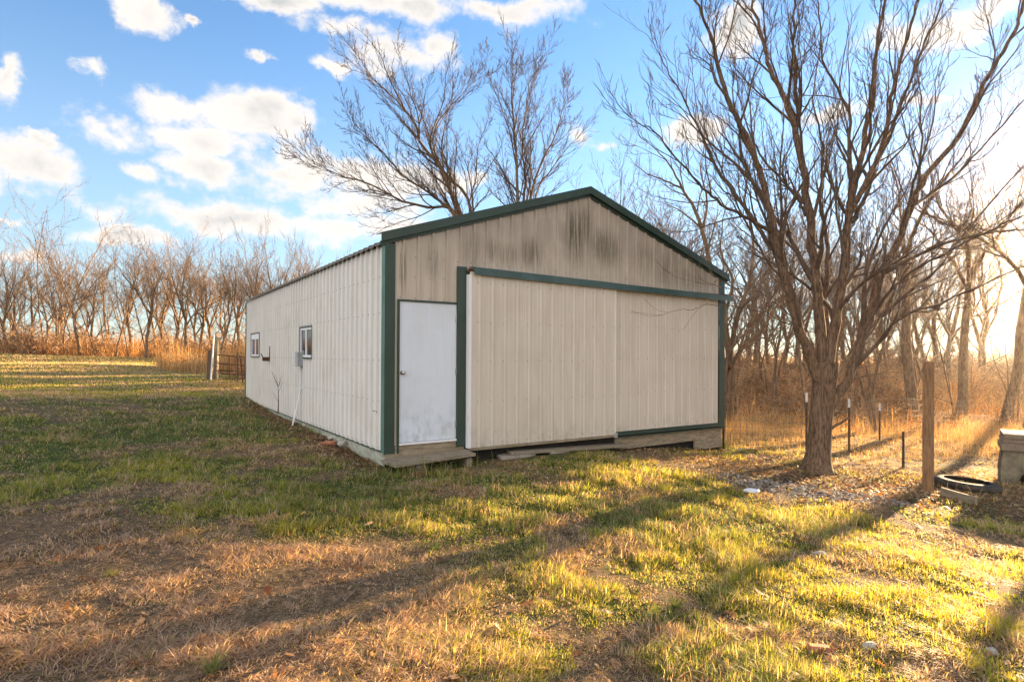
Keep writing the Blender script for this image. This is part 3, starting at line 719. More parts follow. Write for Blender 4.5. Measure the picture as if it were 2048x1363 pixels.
# rusty bracket
bv, bh = wall_hit(537, 716, .05, 'L'); bv2, _ = wall_hit(523, 716, .25, 'L')
mb = MB(); mb.box(-.03, -.019, bv - .02, bv + .03, bh - .06, bh + .30); mb.box(-.19, -.031, bv - .01, bv + .02, bh - .07, bh + .03); mb.hexa([(-.19, bv - .005, bh + .02), (-.165, bv - .005, bh + .02), (-.165, bv + .015, bh + .02), (-.19, bv + .015, bh + .02), (-.24, bv - .005, bh + .12), (-.22, bv - .005, bh + .12), (-.22, bv + .015, bh + .12), (-.24, bv + .015, bh + .12)])
mb.build('wall_bracket', M['rust'], shed)
# a small staple mark near the front of the side wall
sv, sh_ = wall_hit(750, 821.5, .02, 'L'); mb = MB(); mb.box(-.03, -.022, sv - .08, sv + .08, sh_ - .004, sh_ + .004); mb.box(-.03, -.022, sv - .085, sv - .08, sh_ - .018, sh_ + .012); mb.build('wall_hook', M['rust'], shed)

# ------------------------------------------------------------------ step, planks, pavers
st = empty('wooden_step', (BX, BY, 0), PHI); tag(st, 'low weathered two-plank wooden step below the white entry door', 'step')
def plankq(y0, y1, u0, u1, zl, zr, nm='plank'):
    mb = MB(); th = .045
    mb.hexa([(u0, y0, zl - th), (u1, y0, zr - th), (u1, y1, zr - th), (u0, y1, zl - th), (u0, y0, zl), (u1, y0, zr), (u1, y1, zr), (u0, y1, zl)])
    return mb.build(nm, M['wood'], st, .006)
plankq(-.445, -.238, -.03, 1.20, -.105, -.055); plankq(-.230, -.019, -.06, 1.23, -.098, -.048)
for u in (.34, 1.12):
    mb = MB(); mb.box(u - .045, u + .045, -.40, -.03, -.40, -.16 + .03 * u); mb.build('support_block', M['wood'], st, .005)
mb = MB(); mb.box(.05, 1.15, -.06, -.04, -.40, -.16); mb.build('step_gap_shade', M['dark'], st)  # dark sheet that paints the shade in the open gap under the step

def slab(name, pts, th, mat, label, cat, group=None, bev=.006):
    """flat piece with its top corners at world points"""
    c = sum((Vector(p) for p in pts), Vector()) / len(pts)
    o = [Vector(p) - c for p in pts]
    mb = MB(); mb.hexa([(p.x, p.y, p.z - th) for p in o] + [tuple(p) for p in o])
    ob = mb.build(name, mat, None, bev); ob.location = c
    tag(ob, label, cat, group); return ob
def Wp(u, v, z): x, y = toW(u, v); return Vector((x, y, z))
def onz(x, y, z):
    d = ray(x, y); return d * ((z - CAMZ) / d.z) + Vector((0, 0, CAMZ))
slab('wooden_plank', [onz(1022, 904, -.150), onz(1256, 889, -.215), onz(1243, 884.5, -.215), onz(1011, 898.5, -.150)], .045, M['wood'], 'long grey plank lying along the foot of the sliding doors', 'plank')
slab('wooden_plank', [onz(948, 909, -.185), onz(1020, 905.5, -.195), onz(1014, 901, -.19), onz(944, 903.5, -.18)], .04, M['wood'], 'short weathered board between the step and the long plank', 'plank')
def paver(px, label):
    P = [ground(x, y, .055) for x, y in px]; zz = sum(p.z for p in P) / 4
    for p in P: p.z = zz
    slab('paver', P, .05, M['concrete'], label, 'paver', 'pavers before the sliding doors', .004)
paver([(1002, 921), (1038, 917), (1024, 912), (991, 914.5)], 'left of two tan pavers laid side by side in grass')
paver([(1039, 917), (1071, 912.5), (1058, 907.5), (1026, 911.5)], 'right of two tan pavers laid side by side in grass')
paver([(1101, 909), (1139, 905), (1125, 900.5), (1085, 903.5)], 'lone tan paver near the end of the long plank')

# ------------------------------------------------------------------ rocks
def rock(name, p, s, mat, label, cat='rock', group=None, seed=0, flat=.6, rz=0):
    rr = np.random.default_rng(seed); import bmesh
    bm = bmesh.new(); bmesh.ops.create_icosphere(bm, subdivisions=2, radius=1)
    ax = rr.normal(size=(9, 3)); ax /= np.linalg.norm(ax, axis=1)[:, None]; lim = rr.uniform(.55, .85, 9)
    for v in bm.verts:
        c = np.array(v.co)
        for a, l in zip(ax, lim):
            d = c @ a
            if d > l: c = c - a * (d - l) * .92
        v.co = Vector(c) * (1 + rr.normal(0, .02))
    me = bpy.data.meshes.new(name); bm.to_mesh(me); bm.free()
    o = link(name, me, mat); o.location = p; o.scale = (s[0], s[1], s[2]); o.rotation_euler = (rr.uniform(-.15, .15), rr.uniform(-.15, .15), rz)
    tag(o, label, cat, group); return o
rock('brick_chunk', ground(658, 893, .03), (.16, .13, .06), M['brick'], 'flat reddish chunk of brick in grass beside the side wall', 'brick', seed=3, rz=.3)
rock('rock', ground(686, 893, .04), (.13, .10, .08), M['rock'], 'grey rock just right of the red brick chunk', seed=4, rz=.9)
rock('rock', ground(667, 880, .03), (.12, .08, .06), M['rock'], 'small grey rock behind the red brick chunk', seed=5, rz=.2)
rock('rock', ground(702, 897, .03), (.07, .06, .05), M['rock'], 'little pale rock nearest the shed corner by the skirt', seed=6)
rock('rock', ground(612, 856, .03), (.10, .07, .06), M['rock'], 'pale rock standing right of the white conduit base', seed=8)
rock('rock', ground(1502, 986, .02), (.13, .07, .04), M['white'], 'flat whitish stone at the gravel edge left of the big tree', seed=9, rz=.2)
rock('rock', ground(1640, 1110, .01), (.075, .045, .03), M['rock'], 'pale flat stone in the shaded lawn below the big tree', seed=12, rz=-.3)
rock('rock', ground(1985, 1308, .01), (.045, .035, .03), M['rock'], 'pale stone in bright grass at the bottom right corner', seed=13)
rock('rock', ground(1738, 1298, .01), (.06, .035, .025), M['rock'], 'pale stone in the foreground lawn right of the brick piece', seed=14, rz=.5)
bp = ground(1638, 1306, .02); mb = MB(); mb.box(-.06, .06, -.02, .03, -.03, .018); bo = mb.build('brick_piece', M['brick'], None, .006); bo.location = bp; bo.rotation_euler = (0, .1, .05); tag(bo, 'small reddish brick piece sunk in the foreground lawn', 'brick')
# split board leaning against the skirt
pa = ground(650, 873, 0); pb = Wp(-.02, 3.4, .0)
mb = MB(); mb.tube((0, 0, 0), (.10, .12, .17), .018, .012, 6); sp = mb.build('wood_splinter', M['wood'], None); sp.location = pa; tag(sp, 'pale split stick leaning on the skirt board behind the red brick', 'stick')

# gravel : countless
def pebbles(name, cx, cy, rx, ry, n, smin, smax, label, rot=0.0, colr=((.34, .31, .28), (.15, .13, .11))):
    ico = np.array([(0, 0, 1), (.9, 0, .3), (.28, .86, .3), (-.73, .53, .3), (-.73, -.53, .3), (.28, -.86, .3), (.73, .53, -.4), (-.28, .86, -.4), (-.9, 0, -.4), (-.28, -.86, -.4), (.73, -.53, -.4)])
    TT = np.array([(0, 1, 2), (0, 2, 3), (0, 3, 4), (0, 4, 5), (0, 5, 1), (1, 6, 2), (2, 7, 3), (3, 8, 4), (4, 9, 5), (5, 10, 1), (2, 6, 7), (3, 7, 8), (4, 8, 9), (5, 9, 10), (1, 10, 6)])
    a = rng.uniform(0, 6.283, n); q = np.sqrt(rng.random(n)) * (1 + rng.normal(0, .18, n))
    lx, ly = rx * q * np.cos(a), ry * q * np.sin(a)
    x = cx + lx * math.cos(rot) - ly * math.sin(rot); y = cy + lx * math.sin(rot) + ly * math.cos(rot)
    s = rng.uniform(smin, smax, n) * (1 - .3 * q); az = rng.uniform(0, 6.28, n)
    V = ico[None] * (1 + rng.normal(0, .2, (n, 11, 1))) * s[:, None, None] * np.stack([rng.uniform(.8, 1.4, n), rng.uniform(.7, 1.1, n), rng.uniform(.4, .8, n)], 1)[:, None, :]
    c, sn = np.cos(az)[:, None], np.sin(az)[:, None]
    V = np.stack([V[..., 0] * c - V[..., 1] * sn, V[..., 0] * sn + V[..., 1] * c, V[..., 2]], 2)
    V += np.stack([x, y, H(x, y) + s * .15], 1)[:, None, :]
    T = (np.arange(n) * 11)[:, None, None] + TT[None]
    t = rng.random(n)[:, None]; col = np.array(colr[0]) * t + np.array(colr[1]) * (1 - t)
    me = mesh_np(name, V.reshape(-1, 3), None, T.reshape(-1, 3), np.repeat(col, 11, 0))
    tag(link(name, me, M['tone']), label, 'gravel', kind='stuff')
g1 = ground(1640, 985)
pebbles('gravel', g1.x - .15, g1.y + .05, 1.25, .58, 1400, .012, .036, 'patch of pale limestone gravel around the foot of the big tree', -.35)
g2 = ground(1228, 897)
pebbles('gravel', g2.x, g2.y, .32, .10, 260, .012, .03, 'small heap of pale gravel at the end of the long plank', .5)

# fallen leaves : countless
def leaves(name, x, y, z, s, label, cols, tilt=.35):
    n = len(x)
    prof = np.array([(0, -1, 0), (.32, -.55, .06), (.18, -.3, .02), (.55, 0, .14), (.25, .2, .04), (.38, .55, .10), (0, 1, .06), (-.38, .55, .12), (-.25, .2, .04), (-.55, 0, .16), (-.18, -.3, .02), (-.32, -.55, .05)])
    TT = np.array([(0, 1, 11), (1, 2, 11), (11, 2, 10), (2, 3, 10), (10, 3, 9), (3, 4, 9), (9, 4, 8), (4, 5, 8), (8, 5, 7), (5, 6, 7)])
    V = np.repeat(prof[None], n, 0) * s[:, None, None]
    V[:, :, 2] *= rng.uniform(.3, 2.4, n)[:, None]; V[:, :, 0] *= rng.uniform(.7, 1.2, n)[:, None]
    tx = rng.normal(0, tilt, n); ty = rng.normal(0, tilt, n); az = rng.uniform(0, 6.28, n)
    X, Y, Z = V[..., 0], V[..., 1], V[..., 2]
    Y2 = Y * np.cos(tx)[:, None] - Z * np.sin(tx)[:, None]; Z2 = Y * np.sin(tx)[:, None] + Z * np.cos(tx)[:, None]
    X3 = X * np.cos(ty)[:, None] + Z2 * np.sin(ty)[:, None]; Z3 = -X * np.sin(ty)[:, None] + Z2 * np.cos(ty)[:, None]
    c, sn = np.cos(az)[:, None], np.sin(az)[:, None]
    V = np.stack([X3 * c - Y2 * sn + x[:, None], X3 * sn + Y2 * c + y[:, None], Z3 + z[:, None]], 2)
    T = (np.arange(n) * 12)[:, None, None] + TT[None]
    cols = np.array(cols); col = cols[rng.integers(0, len(cols), n)] * rng.uniform(.7, 1.25, n)[:, None]
    me = mesh_np(name, V.reshape(-1, 3), None, T.reshape(-1, 3), np.repeat(col, 12, 0))
    return me
LEAFC = [(.22, .12, .06), (.28, .17, .09), (.15, .085, .05), (.32, .22, .13), (.42, .31, .2), (.22, .10, .05)]
def scatter_leaves():
    xs, ys = [], []
    def add(x, y): xs.append(x); ys.append(y)
    n = 1500; r = np.exp(rng.uniform(math.log(2.2), math.log(16), n)); a = rng.uniform(R(-46), R(48), n); add(r * np.sin(a), r * np.cos(a))
    n = 5200; add(rng.normal(6.2, 2.0, n), rng.normal(9.3, 1.15, n))
    n = 1100; add(rng.normal(4.0, .9, n), rng.normal(10.7, .7, n))
    n = 1700; u = -np.abs(rng.normal(.02, .32, n)) - .03; v = rng.uniform(-.3, 9, n); add(BX + u * CU - v * SU, BY + u * SU + v * CU)
    n = 500; u = rng.uniform(1.3, 7.3, n); v = -np.abs(rng.normal(0, .18, n)); add(BX + u * CU - v * SU, BY + u * SU + v * CU)
    x = np.concatenate(xs); y = np.concatenate(ys); k = ~footprint(x, y, .0); x, y = x[k], y[k]
    z = H(x, y) + rng.uniform(.0, .03, len(x))
    s = rng.uniform(.018, .045, len(x)) * np.where(np.hypot(x, y) < 5, 1.15, 1)
    tag(link('fallen_leaves', leaves('fallen_leaves', x, y, z, s, '', LEAFC), M['leaf']), 'dry brown oak leaves scattered over the lawn and under the tree', 'leaves', kind='stuff')
scatter_leaves()

# ------------------------------------------------------------------ trees
class Tubes:
    """many tapered tubes in one mesh"""
    def __init__(s): s.V = []; s.Q = []; s.n = 0
    def add(s, pts, rad, sides):
        pts = np.asarray(pts, float); rad = np.asarray(rad, float); k = len(pts)
        tg = np.gradient(pts, axis=0); tg /= np.linalg.norm(tg, axis=1)[:, None] + 1e-9
        ref = np.array([.31, .17, .93]) if abs(tg[0] @ np.array([.31, .17, .93])) < .9 else np.array([1., 0, 0])
        a = np.cross(tg, ref); a /= np.linalg.norm(a, axis=1)[:, None] + 1e-9; b = np.cross(tg, a)
        t = np.arange(sides) * 2 * math.pi / sides
        ring = a[:, None] * np.cos(t)[None, :, None] + b[:, None] * np.sin(t)[None, :, None]
        s.V.append((pts[:, None] + ring * rad[:, None, None]).reshape(-1, 3))
        i = np.arange(k - 1)[:, None]; j = np.arange(sides)[None]; j2 = (j + 1) % sides
        s.Q.append((s.n + np.stack([i * sides + j, i * sides + j2, (i + 1) * sides + j2, (i + 1) * sides + j], 2)).reshape(-1, 4))
        s.n += k * sides
    def mesh(s, name): return mesh_np(name, np.concatenate(s.V), np.concatenate(s.Q), smooth=True)

def unit(v): return v / (np.linalg.norm(v) + 1e-9)
class Grower:
    def __init__(g, seed, maxlvl, rmin, kids, trop=.25, wander=.16, ang=(22, 52), lenf=(.45, .75), sides=(10, 7, 5, 3, 3, 3), split=2, tiprate=.25, leafrate=0):
        g.r = np.random.default_rng(seed); g.maxlvl = maxlvl; g.rmin = rmin; g.kids = kids; g.trop = trop; g.w = wander; g.ang = ang; g.lenf = lenf
        g.sides = sides; g.T = Tubes(); g.C = Tubes(); g.split = split; g.tip = tiprate; g.tips = []; g.count = 0
    def put(g, pts, rad, lvl):
        (g.T if lvl < g.split else g.C).add(pts, rad, g.sides[min(lvl, len(g.sides) - 1)]); g.count += 1
    def branch(g, p, d, L, r0, lvl):
        r = g.r; n = max(3, int(4 + 3 * (lvl < 2) + (lvl < 1) * 3)) if lvl < g.maxlvl else 3
        pts = [np.array(p, float)]; d = unit(np.array(d, float)); c = unit(r.normal(size=3)) * g.w * .6
        for i in range(n):
            d = unit(d + r.normal(size=3) * g.w * (.6 + .25 * lvl) + c + np.array([0, 0, g.trop]) * (.5 + .2 * lvl) / n * 2)
            pts.append(pts[-1] + d * L / n)
        pts = np.array(pts); t = np.linspace(0, 1, n + 1)
        rad = np.maximum(r0 * (1 - t * (1 - g.tip)), g.rmin)
        g.put(pts, rad, lvl)
        g.kids_of(pts, rad, L, lvl)
    def kids_of(g, pts, rad, L, lvl, t0=.22, kscale=1.0):
        r = g.r
        if lvl >= g.maxlvl:
            g.tips.append(pts[-1]); return
        k = g.kids[min(lvl, len(g.kids) - 1)] * kscale; k = int(k) + (r.random() < k - int(k))
        n = len(pts) - 1; roll = r.uniform(0, 6.28)
        for j in range(k):
            t = t0 + (1 - t0) * (j + r.random()) / k; t = min(t, .985)
            i = min(int(t * n), n - 1); f = t * n - i
            p = pts[i] * (1 - f) + pts[i + 1] * f; rr = rad[i] * (1 - f) + rad[i + 1] * f
            ax = unit(pts[i + 1] - pts[i]); roll += 2.4 + r.normal(0, .4)
            a = unit(np.cross(ax, [.3, .2, .93])); b = np.cross(ax, a); side = a * math.cos(roll) + b * math.sin(roll)
            an = math.radians(r.uniform(*g.ang)) * (1 - .25 * t)
            nd = ax * math.cos(an) + side * math.sin(an)
            Lc = L * r.uniform(*g.lenf) * (1.1 - .55 * t)
            g.branch(p, nd, Lc, max(rr * r.uniform(.45, .7), g.rmin), lvl + 1)
        # the leading shoot goes on
        if lvl >= 1: g.branch(pts[-1], pts[-1] - pts[-2], L * .38, rad[-1], lvl + 1)
def smooth_path(P, per=4):
    """Catmull-Rom through points"""
    P = [np.array(p, float) for p in P]; P = [2 * P[0] - P[1]] + P + [2 * P[-1] - P[-2]]; out = []
    for i in range(1, len(P) - 2):
        for k in range(per):
            t = k / per; a, b, c, d = P[i - 1:i + 3]
            out.append(.5 * (2 * b + (c - a) * t + (2 * a - 5 * b + 4 * c - d) * t * t + (3 * b - a - 3 * c + d) * t ** 3))
    out.append(P[-2]); return np.array(out)
def tree_obj(name, g, base, label, mats, cat='tree', group=None, rz=0, sc=(1, 1, 1)):
    """g built in coordinates relative to base"""
    root = empty(name, base, rz); root.scale = sc; tag(root, label, cat, group)
    link('trunk', g.T.mesh('trunk'), mats[0], root)
    if g.C.n: link('crown', g.C.mesh('crown'), mats[1], root)
    return root
EXT = .10; KL = .42
def traced(g, limbs, base, kscale=1.0):
    """limbs: (pixel points, depth0, depth1, r0, r1, level, extra length)"""
    B = np.array(base)
    for (px, Y0, Y1, r0, r1, lvl, ks) in limbs:
        n = len(px); P = [np.array(at(x, y, Y0 + (Y1 - Y0) * (i / (n - 1)) ** .9)) - B for i, (x, y) in enumerate(px)]
        pts = smooth_path(P, 4); t = np.linspace(0, 1, len(pts)); rad = r0 + (r1 - r0) * t ** .85
        pts[1:-1] += g.r.normal(0, .012, (len(pts) - 2, 3))
        g.put(pts, rad, 0 if r0 > .05 else 1)
        L = np.linalg.norm(np.diff(pts, axis=0), axis=1).sum()
        g.kids_of(pts, rad, L * KL, lvl, .12, ks * kscale)
        g.branch(pts[-1], pts[-1] - pts[-3], L * EXT, rad[-1], lvl + 2)

# --- the big tree right of the shed
EXT, KL = .22, .56
bt = ground(1632, 944)
print('big tree base', bt)
YT = bt.y
g = Grower(5, 4, .003, (9, 7, 4, 3), trop=.26, wander=.13, ang=(16, 42), lenf=(.32, .62), sides=(12, 8, 5, 4, 3), split=1)
base = np.array(bt)
# trunk with root flare
tr = [(1632, 965), (1633, 940), (1638, 890), (1641, 845), (1646, 800), (1649, 760), (1650, 725)]
P = smooth_path([np.array(at(x, y, YT)) - base for x, y in tr], 5)
zz = P[:, 2]; rad = .190 + .115 * np.exp(-np.clip(zz - .02, 0, None) / .16) + .035 * sstep(1.3, 2.0, zz)
T_ = Tubes(); T_.add(P, rad, 20)
g.T.add(P, rad, 20)
for k in range(7):      # buttress roots
    a = k * .9 + .3; q = []
    for s in np.linspace(0, 1, 6): q.append(np.array([math.cos(a + .2 * s) * (.10 + .28 * s), math.sin(a + .2 * s) * (.10 + .28 * s), .20 * (1 - s) ** 2 - .06 * s]))
    g.T.add(np.array(q), np.linspace(.095, .03, 6), 8)
limbs = [
 ([(1640,770),(1612,690),(1590,629),(1568,545),(1547,451),(1524,357),(1500,291),(1463,211),(1439,141),(1425,85),(1402,28),(1374,-30)], YT, YT-.9, .125, .02, 0, 1.6),
 ([(1552,470),(1500,441),(1444,408),(1407,376),(1360,324),(1308,263),(1268,240)], YT-.3, YT-1.6, .045, .008, 1, 2.2),
 ([(1545,500),(1500,430),(1463,375),(1430,329),(1407,277),(1383,230),(1355,174),(1327,127),(1308,89)], YT-.2, YT+.5, .05, .008, 1, 2.4),
 ([(1575,565),(1530,512),(1490,440),(1440,330),(1400,240),(1385,150)], YT+.1, YT+1.2, .04, .008, 1, 2.2),
 ([(1645,740),(1638,629),(1630,560),(1622,470),(1613,385),(1594,282),(1585,235),(1557,174),(1538,136),(1529,85),(1510,28),(1500,-30)], YT, YT+.8, .13, .025, 0, 1.5),
 ([(1612,430),(1599,404),(1566,361),(1529,319),(1500,268),(1482,211),(1470,130)], YT+.3, YT+1.2, .05, .01, 1, 2.2),
 ([(1592,270),(1594,225),(1590,141),(1587,60),(1587,-40)], YT+.6, YT+.2, .055, .02, 1, 2.0),
 ([(1652,740),(1664,670),(1674,629),(1685,570),(1693,516),(1698,423),(1712,357),(1730,282),(1745,188),(1754,94),(1773,-30)], YT, YT-.4, .135, .03, 0, 1.4),
 ([(1699,430),(1721,385),(1754,319),(1777,235),(1790,160),(1810,94),(1829,28),(1845,-40)], YT-.2, YT-1.2, .07, .02, 1, 1.9),
 ([(1702,445),(1717,423),(1754,329),(1806,197),(1843,103),(1876,28),(1900,-40)], YT-.1, YT+.6, .06, .018, 1, 2.0),
 ([(1700,400),(1698,320),(1698,225),(1670,169),(1646,120),(1640,40),(1632,-20)], YT-.2, YT+.7, .05, .012, 1, 2.2),
 ([(1655,690),(1650,600),(1655,500),(1640,400),(1645,300),(1625,200),(1640,100)], YT+.2, YT+1.6, .07, .012, 1, 2.0),
 ([(1650,835),(1672,792),(1694,761),(1715,705),(1735,640),(1763,545),(1801,470),(1824,413),(1853,352),(1918,272),(1947,211),(1975,155),(2017,85),(2040,38),(2055,-30)], YT-.02, YT-.6, .115, .03, 0, 1.4),
 ([(1720,690),(1750,645),(1800,600),(1880,530),(1960,430),(2048,330),(2100,260)], YT, YT+.8, .05, .015, 1, 2.0),
 ([(1735,640),(1800,560),(1880,510),(1960,470),(2070,420)], YT-.2, YT-1.4, .04, .012, 1, 2.2),
 ([(1700,745),(1760,680),(1804,633),(1877,607),(1950,575),(2080,520)], YT-.1, YT-1.3, .05, .014, 1, 2.0),
 ([(1825,412),(1900,360),(1960,300),(2048,200),(2090,150)], YT-.4, YT+.4, .04, .012, 1, 2.0),
 ([(1590,640),(1560,612),(1520,585),(1480,578),(1436,573),(1402,556),(1396,548)], YT-.1, YT-.4, .016, .004, 3, 1.3),
 ([(1592,650),(1560,640),(1520,622),(1470,612),(1434,610),(1410,609),(1392,618),(1365,618),(1325,630)], YT-.1, YT-.7, .016, .004, 3, 1.3),
 ([(1478,580),(1440,562),(1420,568),(1395,566),(1365,558),(1340,546)], YT-.35, YT-.9, .008, .003, 3, 1.5),
]
limbs = [(a_, b_, c_, d_ * .76, e_ * .72, f_, g_ * 1.05) for a_, b_, c_, d_, e_, f_, g_ in limbs]
traced(g, limbs, base)
g.T.add(smooth_path([np.array(at(x, y, YT - .12)) - base for x, y in [(1650, 868), (1668, 852), (1682, 845), (1697, 835)]], 3), np.linspace(.028, .018, 10), 8)
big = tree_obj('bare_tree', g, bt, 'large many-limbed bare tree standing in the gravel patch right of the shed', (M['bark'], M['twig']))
print('big tree branches', g.count)

# --- the two trees behind the roof
EXT, KL = .02, .43
def behind(seed, limbs, tb, Y, label, kids=(10, 7, 4, 3)):
    x, y_, _ = at(tb, 600, Y); bz = h1(x, y_); base = Vector((x, y_, bz))
    g = Grower(seed, 4, .0045, kids, trop=.18, wander=.12, ang=(16, 44), lenf=(.30, .58), sides=(9, 6, 4, 3, 3), split=1)
    hd = at(tb, 640, Y) - base
    g.T.add(smooth_path([np.array((0, 0, -.1)), np.array(hd) * .5, np.array(hd)], 4), np.linspace(.28, .22, 9), 12)
    traced(g, [(a_, b_, c_, d_ * .72, e_ * .45, f_, g_ * 1.6) for a_, b_, c_, d_, e_, f_, g_ in limbs], base); print(label, g.count)
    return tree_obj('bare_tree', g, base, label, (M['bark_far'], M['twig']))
Y1 = 24.0
behind(21, [
 ([(965,645),(940,540),(921,429),(900,381),(880,335),(860,309),(839,282),(832,251),(805,214),(778,186),(747,159),(716,128)], Y1, Y1-1, .16, .015, 0, 1.5),
 ([(839,285),(836,231),(822,190),(805,128),(795,92)], Y1-.7, Y1, .05, .01, 1, 1.8),
 ([(830,250),(800,200),(775,150),(760,110),(737,78)], Y1-.9, Y1-2, .045, .01, 1, 1.8),
 ([(958,640),(930,500),(914,431),(884,405),(853,381),(805,350),(771,309),(737,279),(709,258)], Y1, Y1-2.4, .12, .012, 0, 1.4),
 ([(950,620),(908,432),(860,415),(805,402),(778,388),(730,364),(679,350),(634,327),(614,309)], Y1, Y1-1.6, .10, .012, 0, 1.6),
 ([(778,388),(740,380),(700,382),(660,372)], Y1-1.2, Y1-.4, .035, .008, 2, 2),
 ([(968,640),(955,500),(942,426),(931,388),(894,350),(867,296),(873,251),(901,214),(928,186),(962,142)], Y1+.2, Y1+1.2, .12, .012, 0, 1.3),
 ([(940,400),(952,350),(955,299),(972,251),(979,225)], Y1+.5, Y1+1.6, .05, .01, 1, 2),
 ([(864,300),(862,270),(887,200),(892,150),(903,108)], Y1+.2, Y1-.6, .05, .01, 1, 1.7),
 ([(945,390),(975,340),(1000,300),(1010,270)], Y1+.5, Y1+1, .035, .01, 2, 2),
], 965, Y1, 'wide-spreading bare tree behind the left slope of the shed roof')
Y2 = 26.0
behind(22, [
 ([(1040,640),(1038,500),(1036,402),(1031,299),(1027,251),(1024,197),(1024,162),(1027,128)], Y2, Y2-.6, .14, .012, 0, 1.5),
 ([(1044,640),(1046,500),(1048,402),(1051,350),(1044,299),(1051,224),(1065,173),(1089,130)], Y2, Y2+.6, .13, .012, 0, 1.5),
 ([(1048,560),(1058,420),(1070,360),(1092,306),(1113,265),(1126,214),(1137,175)], Y2, Y2+1, .11, .012, 0, 1.4),
 ([(1050,520),(1072,388),(1102,340),(1133,299),(1165,265)], Y2+.1, Y2-.8, .07, .01, 1, 2),
 ([(1032,330),(1020,265),(996,197),(969,135)], Y2-.2, Y2-1, .05, .008, 1, 2),
 ([(1036,420),(1010,350),(985,310),(970,290)], Y2, Y2-1.4, .05, .01, 2, 2),
], 1042, Y2, 'narrow upright bare tree behind the shed roof, left of the ridge')
# trees by the shed's right corner
EXT, KL = .12, .5
Y3 = 17.0
def corner_tree(seed, limbs, tb, by, Y, label, trunk_r=(.1, .08)):
    p = at(tb, by, Y); base = Vector((p.x, p.y, h1(p.x, p.y)))
    g = Grower(seed, 4, .005, (7, 5, 3, 2), trop=.14, wander=.15, ang=(18, 48), lenf=(.3, .6), sides=(8, 6, 4, 3, 3), split=1)
    traced(g, limbs, base); return tree_obj('bare_tree', g, base, label, (M['bark_far'], M['twig_far']))
corner_tree(31, [
 ([(1448,900),(1453,800),(1455,740),(1463,690),(1478,620),(1500,560),(1506,480),(1490,400),(1500,330)], Y3, Y3+.6, .13, .015, 0, 1.4),
 ([(1458,735),(1490,690),(1530,650),(1560,600),(1600,540),(1640,500)], Y3, Y3+1, .07, .012, 1, 1.8),
 ([(1460,700),(1450,640),(1465,560),(1440,500),(1450,420)], Y3, Y3-.6, .07, .012, 1, 1.8),
 ([(1480,615),(1520,570),(1560,480),(1570,400)], Y3+.2, Y3+1, .05, .012, 1, 1.8),
], 1448, 890, Y3, 'slender forked tree rising just beyond the shed right corner')
Y4 = 21.0
corner_tree(32, [
 ([(1470,880),(1465,780),(1452,660),(1436,570),(1420,526),(1402,451),(1385,410),(1364,376),(1340,330),(1313,300)], Y4, Y4-1, .15, .015, 0, 1.4),
 ([(1405,460),(1415,400),(1400,340),(1410,290)], Y4-.4, Y4+.4, .05, .01, 1, 1.8),
 ([(1366,378),(1340,365),(1300,350),(1272,330)], Y4-.6, Y4-1.3, .04, .01, 2, 2),
], 1470, 880, Y4, 'bare tree leaning left over the right slope of the shed roof')

# --- woodland stock: a few crowns, each copied into many individual trees
def stock(seed, Ht, r0, lean=.05, leaders=5, fork=.3, spread=(10, 34), kids=(8, 9, 6, 4), low=3):
    """decurrent woodland tree: short bole, several rising leaders, fine outer twigs"""
    g = Grower(seed, 4, .007, kids, trop=.20, wander=.15, ang=(22, 50), lenf=(.28, .56), sides=(8, 6, 4, 3, 3), split=2, tiprate=.22)
    r = g.r; n = 6; pts = [np.array([0, 0, -.15])]; d = unit(np.array([lean, lean * .4, 1.0])); L0 = Ht * fork
    for i in range(n):
        d = unit(d + r.normal(size=3) * .06); pts.append(pts[-1] + d * L0 / n)
    pts = np.array(pts); rad = r0 * (1 - .25 * np.linspace(0, 1, n + 1)); rad[0] *= 1.4
    g.put(pts, rad, 0); roll = r.uniform(0, 6.28)
    for k in range(leaders):
        roll += 6.283 / leaders + r.normal(0, .3); an = math.radians(r.uniform(*spread)) * (0.35 if k == 0 else 1)
        nd = np.array([math.cos(roll) * math.sin(an), math.sin(roll) * math.sin(an), math.cos(an)]) + np.array([lean, 0, 0])
        i0 = n if k < 2 else r.integers(n - 2, n + 1)
        g.branch(pts[i0], nd, Ht * (1 - fork) * r.uniform(.62, .86), r0 * r.uniform(.42, .62), 1)
    for k in range(low):      # a few low limbs
        roll += 2.1; g.branch(pts[r.integers(2, n)], (math.cos(roll), math.sin(roll), .45), Ht * r.uniform(.18, .3), r0 * .25, 2)
    return g
stocks = []; STK = {}
for i, (Ht, r0, ln, nl, fk, sp) in enumerate([(13, .20, .05, 5, .36, (10, 32)), (12, .17, .10, 4, .30, (12, 36)), (11, .14, -.08, 4, .44, (8, 26)), (13, .18, .02, 5, .34, (10, 34)), (10, .11, .08, 3, .48, (8, 22)), (12, .17, -.05, 5, .26, (14, 42)), (14, .21, .03, 4, .52, (10, 38)), (13, .19, -.10, 4, .46, (14, 46))]):
    g = stock(100 + i, Ht, r0, ln, nl, fk, sp, low=3 if i < 6 else 0)
    tm, cm = g.T.mesh('trunk'), g.C.mesh('crown')
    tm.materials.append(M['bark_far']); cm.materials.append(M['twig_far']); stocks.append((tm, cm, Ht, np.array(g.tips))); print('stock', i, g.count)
def wood_tree(k, x, y, s, rz, label, group, name='bare_tree'):
    tm, cm, Ht, _ = stocks[k]; root = empty(name, (x, y, h1(x, y)), rz); root.scale = (s, s, s * float(rng.uniform(.92, 1.1))); tag(root, label, 'tree', group); STK[root.name] = k
    for nm, me in (('trunk', tm), ('crown', cm)):
        o = bpy.data.objects.new(nm, me); COL.objects.link(o); o.parent = root
    return root
